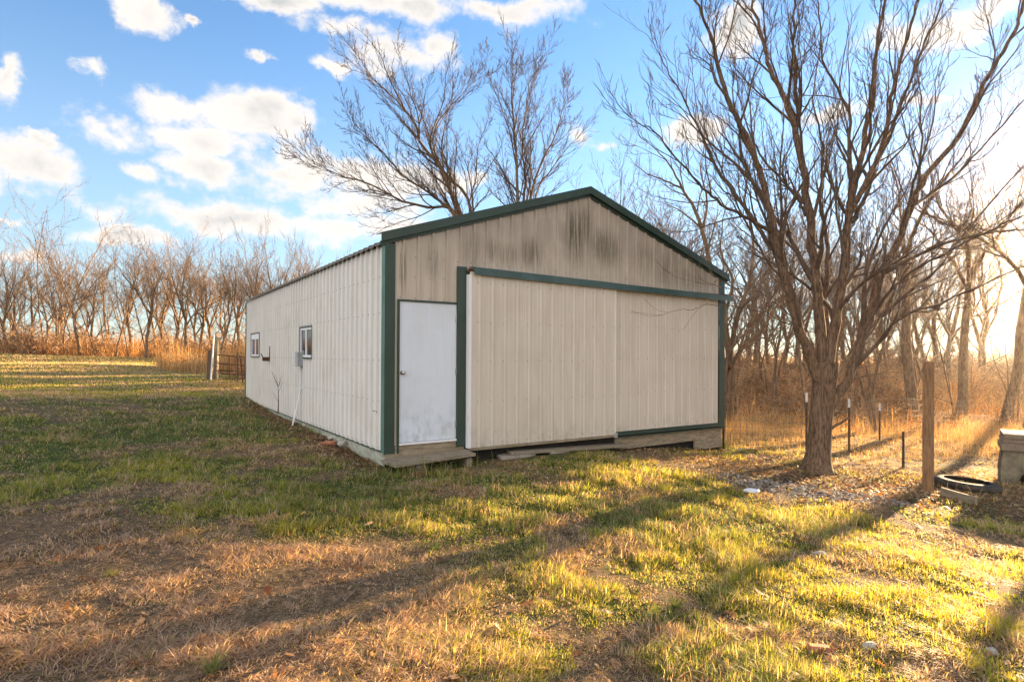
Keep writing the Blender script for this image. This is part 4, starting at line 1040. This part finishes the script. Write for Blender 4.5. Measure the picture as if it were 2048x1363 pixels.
def slim(seed, Ht):
    g = Grower(seed, 3, .005, (9, 5, 3), trop=.22, wander=.16, ang=(24, 55), lenf=(.25, .5), sides=(6, 4, 3, 3), split=1, tiprate=.2)
    g.branch((0, 0, -.1), (g.r.normal(0, .08), g.r.normal(0, .08), 1), Ht, .045, 0); return g
SL0 = len(stocks)
for i, Ht in enumerate((6, 7, 5)):
    g = slim(500 + i, Ht); tm, cm = g.T.mesh('trunk'), g.C.mesh('crown'); tm.materials.append(M['bark_far']); cm.materials.append(M['twig_far']); stocks.append((tm, cm, Ht, np.array(g.tips)))
for i in range(34):
    px = 1462 + (i * 97) % 590; Y = 17.5 + (i * 7.3) % 21; p = at(px, 700, Y)
    wood_tree(SL0 + i % 3, p.x, p.y, .7 + .12 * ((i * 5) % 6), i * 1.3, 'thin leafless sapling in the brush beyond the wire fence', 'thin saplings beyond the wire fence', 'bare_sapling')
for i in range(20):
    px = 8 + (i * 83) % 480; Y = 45 + (i * 3.7) % 9; p = at(px, 700, Y)
    wood_tree(SL0 + i % 3, p.x, p.y, 1.0 + .12 * ((i * 5) % 6), i * 1.7, 'thin leafless sapling among the trees at the left field edge', 'thin saplings at the left field edge', 'bare_sapling')
# left line: (pixel x of the trunk, depth, stock, height above ground in pixels)
LEFT_EXTRA = 5
ORD = ['first', 'second', 'third', 'fourth', 'fifth', 'sixth', 'seventh', 'eighth', 'ninth', 'tenth', 'eleventh', 'twelfth', 'thirteenth', 'fourteenth', 'fifteenth', 'sixteenth']
LEFT = [(-60,47,0,250,''),(12,50,5,205,'leftmost in view'),(45,44,4,150,''),(62,52,2,190,''),(95,56,3,180,''),(122,60,1,180,''),(160,47,1,232,'tall one with a forked crown standing alone'),(185,55,2,190,''),
        (215,58,4,150,''),(232,47,4,165,''),(262,56,3,215,''),(292,46,3,255,'tallest of the line'),(325,55,0,200,''),(350,52,5,225,''),(372,45,1,235,'with a leaning trunk'),(400,50,3,240,''),(428,54,1,215,''),
        (440,44,2,215,''),(462,50,4,195,''),(480,47,3,235,'just left of the shed back corner'),(505,52,1,215,''),(530,50,0,240,''),(560,48,5,225,''),(590,52,3,215,''),(620,49,1,225,''),(655,50,2,215,''),(690,54,0,190,''),
        (30,66,0,170,''),(110,70,3,170,''),(175,68,5,170,''),(250,72,1,175,''),(310,70,2,185,''),(390,68,5,190,''),(450,70,0,190,''),(520,66,3,200,''),(580,68,4,200,''),(640,68,5,190,'')]
LEFT += [(20 + 97 * i + (i * 31) % 19, 52 + (i * 23) % 24, (i * 5) % 6, 165 + (i * 47) % 60, '') for i in range(LEFT_EXTRA)]
for (px, Y, k, hp, note) in LEFT:
    p = at(px, 700, Y); s = 1.08 * hp * Y / F / stocks[k][2]
    near = sorted(q[0] for q in sorted([q for q in LEFT if 0 < q[0] < 500], key=lambda q: q[1])[:9])
    if px in near: lab = 'bare tree, %s from left in the front row edging the left field' % ORD[near.index(px)]
    else: lab = 'bare tree in the back rows of the left tree line'
    wood_tree(k, p.x, p.y, s, rng.uniform(0, 6.28), lab, 'bare trees lining the far edge of the left field')
# behind the shed between the roof slopes
for (px, Y, k, hp) in [(760,44,3,215),(830,48,1,230),(900,46,2,240),(985,48,0,290),(1010,44,4,260),(1100,46,3,340),(1135,40,1,380),(1165,52,2,350),(1205,44,3,400),(1232,38,1,390),(1262,48,5,420),(1295,42,3,400),(1330,50,0,390),(1362,44,2,360),(1395,50,1,380),(1420,40,4,340)]:
    p = at(px, 700, Y); s = hp * Y / F / stocks[k][2]
    wood_tree(k, p.x, p.y, s, rng.uniform(0, 6.28), 'pale bare woodland tree showing over the shed roof', 'bare trees behind the shed roof')
# right woods in view
RIGHT = [(1490,30,2,330),(1512,42,3,330),(1540,36,1,350),(1566,48,5,320),(1590,33,4,300),(1612,44,0,350),(1668,40,3,340),(1700,30,2,330),(1722,50,1,330),(1755,38,5,350),(1778,28,4,300),
         (1800,46,0,340),(1848,34,2,330),(1872,44,3,340),(1896,30,1,360),(1962,50,0,330),(1480,56,0,270),(1550,60,3,270),(1640,62,1,270),(1740,60,5,270),(1830,58,0,280),(1920,62,3,270)]
RIGHT += [(1500 + 23 * i + (i * 37) % 17, 40 + (i * 29) % 22, i % 6, 265 + (i * 53) % 110) for i in range(0, 24, 4)]
RIGHT = [(px, Y + 14 if Y < 42 else Y + 4, k, hp + 25 * ((px * 7) % 5 - 2)) for px, Y, k, hp in RIGHT]
for (px, Y, k, hp) in RIGHT:
    p = at(px, 720, Y); s = hp * Y / F / stocks[k][2]
    near = sorted(q[:3] for q in sorted(RIGHT, key=lambda q: q[1])[:11])
    lab = 'slim bare tree beyond the wire fence, %s from left among the nearer ones' % ORD[near.index((px, Y, k))] if (px, Y, k) in near else 'slim bare tree deep in the woods beyond the wire fence'
    wood_tree(k, p.x, p.y, s, rng.uniform(0, 6.28), lab, 'bare trees in the right woods')
# three nearer trunks of the right woods that one can tell apart
for (px, by, Y, k, hp, lab) in [(1826, 850, 22, 6, 660, 'straight dark trunk in the woods just left of the wooden post'), (1921, 832, 24, 7, 600, 'curving trunk in the woods right of the wooden post'), (2012, 838, 21, 7, 640, 'twisted crooked tree at the right edge, lit from behind')]:
    p = at(px, by, Y); s = hp * Y / F / stocks[k][2]
    wood_tree(k, p.x, p.y, s, {1826: 1.0, 1921: 2.4, 2012: .3}[px], lab, None)
# a few outside the frame to the right, whose shade falls across the lawn
for (x, y, k, s, rz) in [(9.9, 10.3, 6, .5, 1)]:
    wood_tree(k, x, y, s, rz, 'bare tree of the right woods past the picture edge', 'bare trees past the right edge')

# marcescent leaves in the woods
def tree_leaves():
    xs = []; 
    for o in [o for o in COL.objects if o.name in STK and o.get('group') in ('bare trees lining the far edge of the left field', 'bare trees in the right woods')] + [o for o in COL.objects if o.get('label', '').startswith('twisted')]:
        k = STK[o.name]; tips = stocks[k][3]
        q = tips[rng.random(len(tips)) < (.02 if not o.get('label', '').startswith('twisted') else .06)]
        c, s = math.cos(o.rotation_euler.z), math.sin(o.rotation_euler.z); sc = o.scale
        X = (q[:, 0] * c - q[:, 1] * s) * sc.x + o.location.x; Y = (q[:, 0] * s + q[:, 1] * c) * sc.x + o.location.y
        xs.append(np.stack([X, Y, q[:, 2] * sc.z + o.location.z], 1))
    P = np.concatenate(xs); print('tree leaves', len(P))
    me = leaves('clinging_leaves', P[:, 0], P[:, 1], P[:, 2], rng.uniform(.035, .06, len(P)), '', LEAFC[:3], 1.2)
    tag(link('clinging_leaves', me, M['leaf']), 'dry brown leaves still clinging to the woodland twigs', 'leaves', kind='stuff')
# needs matrices: locations are set, tips are local
tree_leaves()

# ------------------------------------------------------------------ brush, tall grass
tyc = ground(1933, 975)
def brush(name, x, y, hmin, hmax, wid, cols, label, cat, leafn=0, leaf_s=.04, lean=(.25, .2), segs=3, leafcols=LEAFC):
    n = len(x); h = (hmin + (hmax - hmin) * rng.random(n) ** 1.5) * (.35 + 1.3 * sstep(.25, .75, fbm(x * .22 + 70, y * .22 + 20, 4)))
    cols = np.array(cols); c = cols[rng.integers(0, len(cols), n)] * rng.uniform(.75, 1.25, n)[:, None]
    az = rng.uniform(0, 6.28, n); ln = np.clip(rng.normal(*lean, n), 0, 1.2); z = H(x, y, False) - .03
    V, Q, T, C = blades(x, y, z, h, wid * rng.uniform(.7, 1.4, n), ln, az, c, segs)
    me = mesh_np(name, V, Q, T, C); o = tag(link(name, me, M['leaf']), label, cat, kind='stuff')
    if leafn:
        i = rng.integers(0, n, leafn); t = rng.uniform(.25, 1, leafn)
        px = x[i] + np.cos(az[i]) * ln[i] * h[i] * t ** 1.8 + rng.normal(0, .12, leafn); py = y[i] + np.sin(az[i]) * ln[i] * h[i] * t ** 1.8 + rng.normal(0, .12, leafn)
        lm = leaves(name + '_leaves', px, py, z[i] + h[i] * t, rng.uniform(.6, 1.3, leafn) * leaf_s, '', leafcols, 1.2)
        tag(link(name + '_leaves', lm, M['leaf']), 'dry leaves caught in the ' + label, 'leaves', kind='stuff')
def poly_sample(n, f, xr, yr):
    x = rng.uniform(*xr, n); y = rng.uniform(*yr, n); k = f(x, y); return x[k], y[k]
class Shrub:
    def __init__(s, seed, h, stems=6):
        g = Grower(seed, 3, .006, (5, 3, 2), trop=.12, wander=.34, ang=(25, 70), lenf=(.35, .7), sides=(5, 3, 3, 3), split=9)
        r = g.r
        for i in range(stems):
            a = r.uniform(0, 6.28); g.branch((.12 * math.cos(a), .12 * math.sin(a), -.05), (math.cos(a) * .6, math.sin(a) * .6, 1.0), h * r.uniform(.6, 1), .016, 0)
        s.V = np.concatenate(g.T.V); s.Q = np.concatenate(g.T.Q); s.tips = np.array(g.tips)
SH = [Shrub(300 + i, 1.0 + .0 * i, 5 + i % 3) for i in range(5)]
def thicket(name, x, y, smin, smax, thick, cols, label, leaff=.4, leaf_s=.05, leafcols=LEAFC):
    Vs, Qs, Cs, L4 = [], [], [], []; n0 = 0
    for i in range(len(x)):
        t = SH[i % 5]; s = rng.uniform(smin, smax); a = rng.uniform(0, 6.28); c, sn = math.cos(a), math.sin(a)
        sz = s * rng.uniform(.8, 1.25); z = float(H(x[i:i+1], y[i:i+1], False)[0])
        f = lambda P: np.stack([(P[:, 0] * c - P[:, 1] * sn) * s + x[i], (P[:, 0] * sn + P[:, 1] * c) * s + y[i], P[:, 2] * sz + z], 1)
        Vs.append(f(t.V)); Qs.append(t.Q + n0); n0 += len(t.V); cc = np.array(cols[rng.integers(len(cols))]) * rng.uniform(.75, 1.25); Cs.append(np.repeat(cc[None], len(t.V), 0))
        q = t.tips[rng.random(len(t.tips)) < leaff]; L4.append(f(q))
    me = mesh_np(name, np.concatenate(Vs), np.concatenate(Qs), None, np.concatenate(Cs)); tag(link(name, me, M['tone']), label, 'brush', kind='stuff')
    P = np.concatenate(L4); P = P + rng.normal(0, .04, P.shape)
    if len(P):
        lm = leaves(name + '_leaves', P[:, 0], P[:, 1], P[:, 2], rng.uniform(.6, 1.3, len(P)) * leaf_s, '', leafcols, 1.2)
        tag(link(name + '_leaves', lm, M['leaf']), 'dry leaves on the ' + label, 'leaves', kind='stuff')
ORG = [(.64, .35, .13), (.52, .26, .10), (.66, .43, .20), (.36, .19, .08)]
STRAW = [(.58, .40, .20), (.50, .33, .16), (.62, .46, .26), (.40, .26, .13)]
# right woods undergrowth, from the fence back
fx = lambda x: 14.2 + .12 * (x - 5)
x, y = poly_sample(1500, lambda x, y: (y > fx(x) + 6 + 5 * fbm(x * .2, y * .2, 2)) & (x > 2.5 + .1 * y) & (x < 1.0 * y + 2), (2, 46), (16, 46))
thicket('woodland_thicket', x[:260], y[:260], .8, 2.0, 1, [(.30, .19, .11), (.38, .25, .14), (.22, .14, .085)], 'leafless tangled shrubs under the right woods', .5, .03)
x, y = poly_sample(900, lambda x, y: (x > .25 * y) & (x < .9 * y) & (y > 30), (6, 42), (30, 47))
thicket('middle_thicket', x[:120], y[:120], 1.2, 2.3, 1, [(.46, .28, .14), (.38, .23, .12), (.28, .17, .09)], 'brown leafless thicket in the middle of the right woods', .35, .04)
x, y = poly_sample(900, lambda x, y: (x > -.2 * y) & (x < 1.0 * y), (-10, 70), (42, 72))
thicket('far_thicket', x[:200], y[:200], 1.8, 4.2, 1, [(.34, .22, .13), (.28, .18, .11)], 'tall leafless shrubs deep in the right woods', .1, .05)
x, y = poly_sample(60000, lambda x, y: (y > fx(x) + 5 * fbm(x * .2, y * .2, 2)) & (x > 2.5 + .1 * y) & (x < 1.02 * y + 4) & (rng.random(len(x)) < .25 + 1.1 * (fbm(x * .35 + 9, y * .35, 3) - .2)), (2, 46), (15, 46))
x, y = x[::2], y[::2]
brush('woodland_brush', x, y, .3, 1.35, .014, ORG, 'tangled orange brown brush in the woods right of the shed', 'brush', 60000, .032, lean=(.7, .45))
# knee-high dry grass just beyond the fence
x, y = poly_sample(42000, lambda x, y: (y > 12.6 + .1 * (x - 4)) & (x < .95 * y + 2) & ~footprint(x, y, .3), (3.2, 19), (12.6, 22))
brush('dry_meadow_grass', x, y, .15, .62, .008, STRAW, 'dry straw grass growing beyond the wire fence', 'grass', 0, lean=(.45, .3))
# left wood edge
x, y = poly_sample(2000, lambda x, y: (y > 44 + 3 * fbm(x * .1, y * .1, 2)) & (x < -3), (-62, -2), (44, 62))
thicket('hedgerow_thicket', x[:170], y[:170], 1.2, 3.0, 1, [(.30, .19, .11), (.38, .25, .14), (.22, .14, .085)], 'leafless shrubs along the foot of the left tree line', .3, .045)
x, y = poly_sample(30000, lambda x, y: (y > 45 + .1 * x * 0 + 3 * fbm(x * .1, y * .1, 2)) & (x < -3) & (rng.random(len(x)) < .3 + (fbm(x * .2 + 4, y * .2, 3) - .2)), (-66, -2), (45, 66))
brush('hedgerow_brush', x, y, .4, 1.9, .03, ORG, 'orange brown brush at the foot of the left tree line', 'brush', 30000, .05, lean=(.7, .45))
# tall dry grass thicket before the left trees
x, y = poly_sample(26000, lambda x, y: (((x + 14.6) / 5.4) ** 2 + ((y - 34) / 4.5) ** 2 + .8 * (fbm(x * .5, y * .5, 3) - .5) < 1), (-22, -8), (28, 40))
brush('tall_dry_grass', x, y, .9, 2.7, .02, STRAW + [(.36, .2, .1)], 'thicket of tall pale dry grass left of the gate', 'grass', 3000, .05, lean=(.3, .22))
# behind the gate
x, y = poly_sample(16000, lambda x, y: (y > 24.6) & (x > -.47 * y) & (x < -.30 * y), (-16, -6), (24.6, 40))
brush('gate_brush', x, y, .3, 1.7, .016, ORG + STRAW, 'orange weeds growing behind the metal gate', 'brush', 8000, .05)
# far hills of woods closing the view behind everything
x, y = poly_sample(60000, lambda x, y: (y > 60) & (np.abs(x) < 1.0 * y), (-100, 110), (60, 110))
brush('distant_brush', x, y, .5, 3.4, .05, [(.30, .19, .11), (.24, .15, .09), (.36, .24, .14)], 'distant brown brush behind both woods', 'brush', 0, lean=(.6, .4))
# weeds against the shed walls
u = -np.abs(rng.normal(0, .09, 900)) - .03; v = rng.uniform(3, BL + .5, 900) ** 1.0; x = BX + u * CU - v * SU; y = BY + u * SU + v * CU
brush('wall_weeds', x, y, .05, .22, .008, [(.13, .20, .05), (.34, .26, .14), (.10, .16, .04)], 'green weeds along the foot of the side wall', 'weeds')
u = rng.normal(.2, .5, 420); v = -np.abs(rng.normal(.42, .10, 420)) - .03; x = BX + u * CU - v * SU; y = BY + u * SU + v * CU
brush('step_weeds', x, y, .06, .22, .007, [(.22, .25, .08), (.45, .36, .2), (.14, .2, .05)], 'long grass around the front of the wooden step', 'weeds', lean=(.6, .3))
# grass tufts that stand out in the lawn
def tuft(p, h, n, cols, label, seed):
    rr = np.random.default_rng(seed); a = rr.uniform(0, 6.28, n); q = rr.random(n) * .04
    c = np.array(cols)[rr.integers(0, len(cols), n)] * rr.uniform(.8, 1.2, n)[:, None]
    V, Q, T, C = blades(np.cos(a) * q, np.sin(a) * q, np.zeros(n) - .01, h * rr.uniform(.6, 1.1, n), .0055 * rr.uniform(.8, 1.3, n), np.clip(rr.normal(.8, .3, n), .1, 1.5), a, c, 4)
    o = link('grass_tuft', mesh_np('grass_tuft', V, Q, T, C), M['grass']); o.location = p; tag(o, label, 'grass tuft')
tuft(ground(425, 1345), .13, 70, [(.20, .24, .09), (.32, .30, .15), (.14, .2, .05)], 'long-bladed green tuft at the bottom edge in the brown grass', 1)
tuft(ground(225, 1150), .07, 60, [(.22, .25, .06), (.38, .32, .12)], 'yellow green tuft in the dry grass at lower left', 2)
tuft(ground(870, 1100), .08, 60, [(.13, .2, .07), (.2, .24, .1)], 'grey green tuft among brown grass below the step', 3)
tuft(ground(1560, 1275), .12, 60, [(.35, .32, .12), (.2, .24, .06)], 'straw coloured tuft left of the brick piece in the foreground', 4)
tuft(ground(1350, 1220), .10, 70, [(.13, .2, .05), (.2, .24, .07)], 'tall green tuft in the shaded foreground lawn', 5)
tuft(ground(770, 925), .16, 60, [(.22, .25, .09), (.35, .3, .15)], 'long green clump at the shed front left corner', 6)

x = rng.normal(8.6, .9, 1500); y = rng.normal(9.9, .8, 1500); k = (x - tyc.x) ** 2 + (y - tyc.y) ** 2 > .2
brush('yard_weeds', x[k], y[k], .04, .26, .007, STRAW + [(.28, .28, .09)], 'thin dry weeds around the tyre and the timber stack', 'weeds', lean=(.6, .3))
# ------------------------------------------------------------------ saplings by the wall
def sapling(px, Y, r, label, seed, nm='dead_weed_stalk'):
    P = [at(x, y, Y) for x, y in px]; b = Vector((P[0].x, P[0].y, h1(P[0].x, P[0].y)))
    g = Grower(seed, 2, .003, (3, 2), trop=.3, wander=.1, ang=(20, 45), lenf=(.3, .6), sides=(6, 4, 3))
    pts = smooth_path([np.array(p - b) for p in P], 4); rad = np.linspace(r, r * .3, len(pts)); g.put(pts, rad, 0); g.kids_of(pts, rad, .7, 1, .4)
    for (px2) in SAPX.get(seed, []):
        q = smooth_path([np.array(at(x, y, Y) - b) for x, y in px2], 4); g.put(q, np.linspace(r * .6, r * .2, len(q)), 0)
    me = g.T.mesh(nm); o = link(nm, me, M['twig']); o.location = b; tag(o, label, 'plant')
    if g.C.n: link('twigs', g.C.mesh('twigs'), M['twig'], o)
SAPX = {41: [[(556, 772), (551, 760), (546, 748), (543, 741)], [(557, 772), (560, 762), (560, 752)]]}
cv_ = wall_hit(556, 790, .25, 'L'); cy_ = toW(-.25, cv_[0])[1]
sapling([(556, 826), (557, 800), (556, 772)], cy_, .014, 'dead grey forked stalk standing against the side wall', 41)

# ------------------------------------------------------------------ gate, leaning posts
GY = 23.5
gb = Vector((at(433, 740, GY).x, GY, 0)); gb.z = h1(gb.x, gb.y)
gate = empty('metal_gate', gb); tag(gate, 'rusty tube gate with five rails beside the shed back corner', 'gate')
def wp(x, y, Y=GY): return at(x, y, Y) - gb
for (a, b_) in [((433, 709), (489, 714)), ((433, 726), (489, 731)), ((433, 740), (489, 743)), ((443, 747), (489, 749)), ((445, 757), (489, 757))]:
    mb = MB(); mb.tube(wp(*a), wp(*b_), .022); mb.build('rail', M['rust'], gate)
for x, y0, y1 in ((489, 714, 768), (434, 709, 760), (459, 711, 758)):
    mb = MB(); mb.tube(wp(x, y0), wp(x, y1), .02); mb.build('stile', M['rust'], gate)
def post(name, x0, y0, x1, y1, Y, w, mat, label, cat='post', group=None, depth=None, extra=.0):
    """leaning or upright square post from pixel foot to pixel top"""
    a = at(x0, y0, Y); a.z = min(a.z, h1(a.x, a.y)) if not extra else a.z; t = at(x1, y1, Y); d = t - a
    u = Vector((w / 2, 0, 0)); v = Vector((0, (depth or w) / 2, 0))
    mb = MB(); z = Vector((0, 0, 0)) - d.normalized() * .05
    mb.hexa([z - u - v, z + u - v, z + u + v, z - u + v, d - u - v, d + u - v, d + u + v, d - u + v])
    o = mb.build(name, mat, None, .004); o.location = a; tag(o, label, cat, group); return o
post('fence_post', 419, 757, 422, 700, GY - .3, .17, M['tpost'], 'dark leaning timber post left of the metal gate')
post('fence_post', 431, 757, 433.5, 674, GY, .15, M['wood'], 'grey upright timber post that carries the metal gate')
post('wooden_board', 421.5, 753, 428.5, 664, GY - .45, .04, M['white'], 'thin white pole leaning against the dark post', 'pole')
post('steel_post', 474.5, 778, 475, 704, GY - 1.2, .05, M['tpost'], 'dark steel post before the gate by the shed back corner')
post('steel_post', 470, 777, 471, 712, GY - .9, .03, M['rust'], 'thin rusty rod beside the dark steel post at the gate')
post('steel_post', 487, 776, 481, 716, GY - 1.1, .035, M['rust'], 'thin rusty bar leaning between the gate and the shed')
# bright dry tuft before the gate
u = rng.normal(0, .35, 700); v = rng.normal(0, .25, 700); tp = ground(452, 772)
brush('dry_tuft', tp.x + u, tp.y + v, .2, .62, .012, STRAW, 'bright tuft of straw grass at the foot of the gate', 'grass', lean=(.5, .3))

# ------------------------------------------------------------------ wire fence on the right
FP = [(1447, 12.35, 'corner'), (1613, 12.9, 't'), (1698, 13.6, 't'), (1759, 15.8, 't'), (1880, 17.5, None), (2010, 18.5, None), (2160, 19.0, None)]
TOPY = {1447: 786, 1613: 785, 1698: 797, 1759: 806}
fb = at(1447, 850, 12.35); fb.z = h1(fb.x, fb.y)
fence = empty('wire_fence', fb); tag(fence, 'woven wire fence on steel posts running right from the shed corner', 'fence')
pts = []
for x, Y, kind in FP:
    p = at(x, 850, Y); zb = h1(p.x, p.y); top = zb + 1.25
    if x in TOPY: top = at(x, TOPY[x], Y).z
    pts.append((Vector((p.x, p.y, zb)), top))
    if kind:
        mb = MB(); b0_ = Vector((p.x, p.y, zb - .05)) - fb
        hz = top - zb
        mb.box(b0_.x - .022, b0_.x + .022, b0_.y - .004, b0_.y + .004, b0_.z, b0_.z + hz + .05 - .2); mb.box(b0_.x - .005, b0_.x + .005, b0_.y - .004 - .035, b0_.y - .0041, b0_.z, b0_.z + hz + .05 - .2)
        pp = mb.build('steel_post', M['tpost'], fence)
        if kind == 't':
            mb = MB(); mb.box(b0_.x - .0225, b0_.x + .0225, b0_.y - .0045, b0_.y + .0045, b0_.z + hz - .149, b0_.z + hz + .05); mb.box(b0_.x - .0055, b0_.x + .0055, b0_.y - .04, b0_.y - .0046, b0_.z + hz - .149, b0_.z + hz + .05)
            mb.build('white_tip', M['white'], pp)
T_ = Tubes()
for (pa_, ta), (pb_, tb_) in zip(pts[:-1], pts[1:]):
    hh = 1.12; L_ = (pb_ - pa_).length
    for hgt in (0.04, .14, .25, .37, .50, .65, .80, .96, hh):
        q = []
        for s in np.linspace(0, 1, 9):
            p = pa_.lerp(pb_, s); q.append((p.x - fb.x, p.y - fb.y - .03, h1(p.x, p.y) + hgt - fb.z - .02 * math.sin(s * math.pi)))
        T_.add(q, np.full(9, .0042), 3)
    for i in range(int(L_ / .155)):
        s = (i + .5) / (L_ / .155); p = pa_.lerp(pb_, s); z = h1(p.x, p.y) - fb.z
        T_.add([(p.x - fb.x, p.y - fb.y - .03, z + .04), (p.x - fb.x + .01 * math.sin(i), p.y - fb.y - .03, z + .5), (p.x - fb.x, p.y - fb.y - .03, z + hh - .01)], np.full(3, .0032), 3)
link('wire_mesh', T_.mesh('wire_mesh'), M['wire'], fence)
# short steel stub, mesh panel at the shed corner
ps = ground(1806, 938)
mb = MB(); mb.box(-.02, .02, -.005, .005, -.05, (938 - 864) * ps.y / F); mb.box(-.005, .005, -.04, -.0051, -.05, (938 - 864) * ps.y / F); o = mb.build('steel_stake', M['tpost'], None); o.location = ps; tag(o, 'short dark steel stake standing left of the wooden post', 'stake')
# tall square wooden post
pp_ = ground(1856, 986); hp_ = (986 - 726) * pp_.y / F
mb = MB(); mb.box(-.058, .058, -.058, .058, -.1, hp_); wpst = mb.build('wooden_post', M['wood_v'], None, .006); wpst.location = pp_; wpst.rotation_euler = (0, .006, R(28)); tag(wpst, 'tall square reddish timber post standing beside the old tyre', 'post')
mb = MB(); zc = hp_ * .42
for k in range(12):
    a0_, a1_ = k * math.pi / 6, (k + 1) * math.pi / 6
    mb.tube((.088 * math.cos(a0_), .088 * math.sin(a0_), zc + .03 * math.cos(a0_)), (.088 * math.cos(a1_), .088 * math.sin(a1_), zc + .03 * math.cos(a1_)), .004, n=5)
mb.build('wire_loop', M['wire'], wpst)
# tyre
tp_ = ground(1933, 975); tr_ = 113 / 2 * tp_.y / F
def ring(name, prof, mat, parent=None, n=48, smooth=True):
    V = []; Q = []; k = len(prof)
    for i in range(n):
        a = 2 * math.pi * i / n; V += [(r_ * math.cos(a), r_ * math.sin(a), z_) for r_, z_ in prof]
    for i in range(n):
        for j in range(k): Q.append((i * k + j, ((i + 1) % n) * k + j, ((i + 1) % n) * k + (j + 1) % k, i * k + (j + 1) % k))
    return link(name, mesh_np(name, V, Q, smooth=smooth), mat, parent)
R0 = tr_; ri = R0 * .66
ty = ring('old_tyre', [(ri, .03), (ri + .03, .0), (R0 - .05, -.01), (R0 - .01, .03), (R0, .075), (R0 - .01, .12), (R0 - .05, .155), (ri + .04, .165), (ri, .14), (ri + .03, .12), (R0 - .06, .11), (R0 - .05, .05), (ri + .03, .045)], M['rubber'])
ty.location = tp_ + Vector((0, 0, .005)); ty.rotation_euler = (.02, .07, 0); ty.scale = (1, 1, .75); tag(ty, 'old black tyre lying flat on the ground behind the short board', 'tyre')
tb_ = ring('bead', [(ri + .002, .142), (ri + .02, .172), (ri + .035, .166), (ri + .02, .140)], M['rubber'], ty)
# short board on edge
pl, pr_ = ground(1883, 993), ground(1953, 1012)
d = pr_ - pl; L_ = math.hypot(d.x, d.y)
mb = MB(); mb.hexa([(0, -.02, -.05), (L_, -.02, -.05 + d.z), (L_, .02, -.05 + d.z), (0, .02, -.05), (0, -.02, .13), (L_, -.02, .12 + d.z), (L_, .02, .12 + d.z), (0, .02, .13)])
o = mb.build('wooden_board', M['wood'], None, .004); o.location = pl; o.rotation_euler = (0, 0, math.atan2(d.y, d.x)); tag(o, 'short grey board standing on edge in front of the old tyre', 'board')
# timber bench at the right edge
bb = ground(2006, 966); sc_ = bb.y / F
bench = empty('timber_bench', bb, R(-36)); tag(bench, 'stack of weathered timbers on a rounded concrete block at the right edge', 'bench')
hB = 100 * sc_
mb = MB()
arch = [(.80 - .62 * math.cos(t), .56 * hB * math.sin(t)) for t in np.linspace(0, math.pi, 15)]
def arch_block(y0_, y1_):
    mb = MB(); left = [(-.03, -.15), (-.04, .25 * hB), (.0, .42 * hB), (.0, .655 * hB)]; top = [(x_, .655 * hB) for x_, _ in arch]
    base = [(x_, z_ - .05) for x_, z_ in arch]
    quads = [[(-.03, -.15), (base[0][0], -.15), base[0], (-.04, .25 * hB)], [(-.04, .25 * hB), base[0], top[0], (0.0, .655 * hB)]]
    for a_, b_, c_, d_ in zip(base[:-1], base[1:], top[1:], top[:-1]): quads.append([a_, b_, c_, d_])
    quads.append([(base[-1][0], -.15), (1.62, -.15), (1.62, .655 * hB), top[-1]])
    for q in quads: mb.prism([(x_, y0_, z_) for x_, z_ in q], (0, y1_ - y0_, 0))
    return mb.build('support', M['old_concrete'], bench, .012)
arch_block(-.09, .12); arch_block(.42, .62)
mb = MB(); mb.box(.0, 1.6, .38, .415, -.1, .655 * hB); mb.build('arch_shade', M['dark'], bench)  # dark sheet that paints the shade inside the arch opening
for i, (z0_, z1_, y0_, x0_) in enumerate([(.66, .80, -.16, -.04), (.805, .90, -.13, -.02), (.905, 1.0, -.18, -.01)]):
    mb = MB(); mb.box(x0_, 1.7, y0_, .66, z0_ * hB, z1_ * hB); mb.build('timber', M['old_timber'], bench, .018)
hz = MB(); hz.box(-160, 160, -12, 175, -5.5, 26)  # air volume added to make the glow around the sun
mt = bpy.data.materials.new('glow_air'); mt.use_nodes = True; mt.node_tree.nodes.clear()
vo = mt.node_tree.nodes.new('ShaderNodeVolumePrincipled'); oo = mt.node_tree.nodes.new('ShaderNodeOutputMaterial')
vo.inputs['Color'].default_value = (1, .97, .92, 1); vo.inputs['Density'].default_value = .00014; vo.inputs['Anisotropy'].default_value = .88
mt.node_tree.links.new(vo.outputs[0], oo.inputs['Volume'])
tag(hz.build('glow_haze', mt), kind='stuff')
print('objects', len(bpy.data.objects))
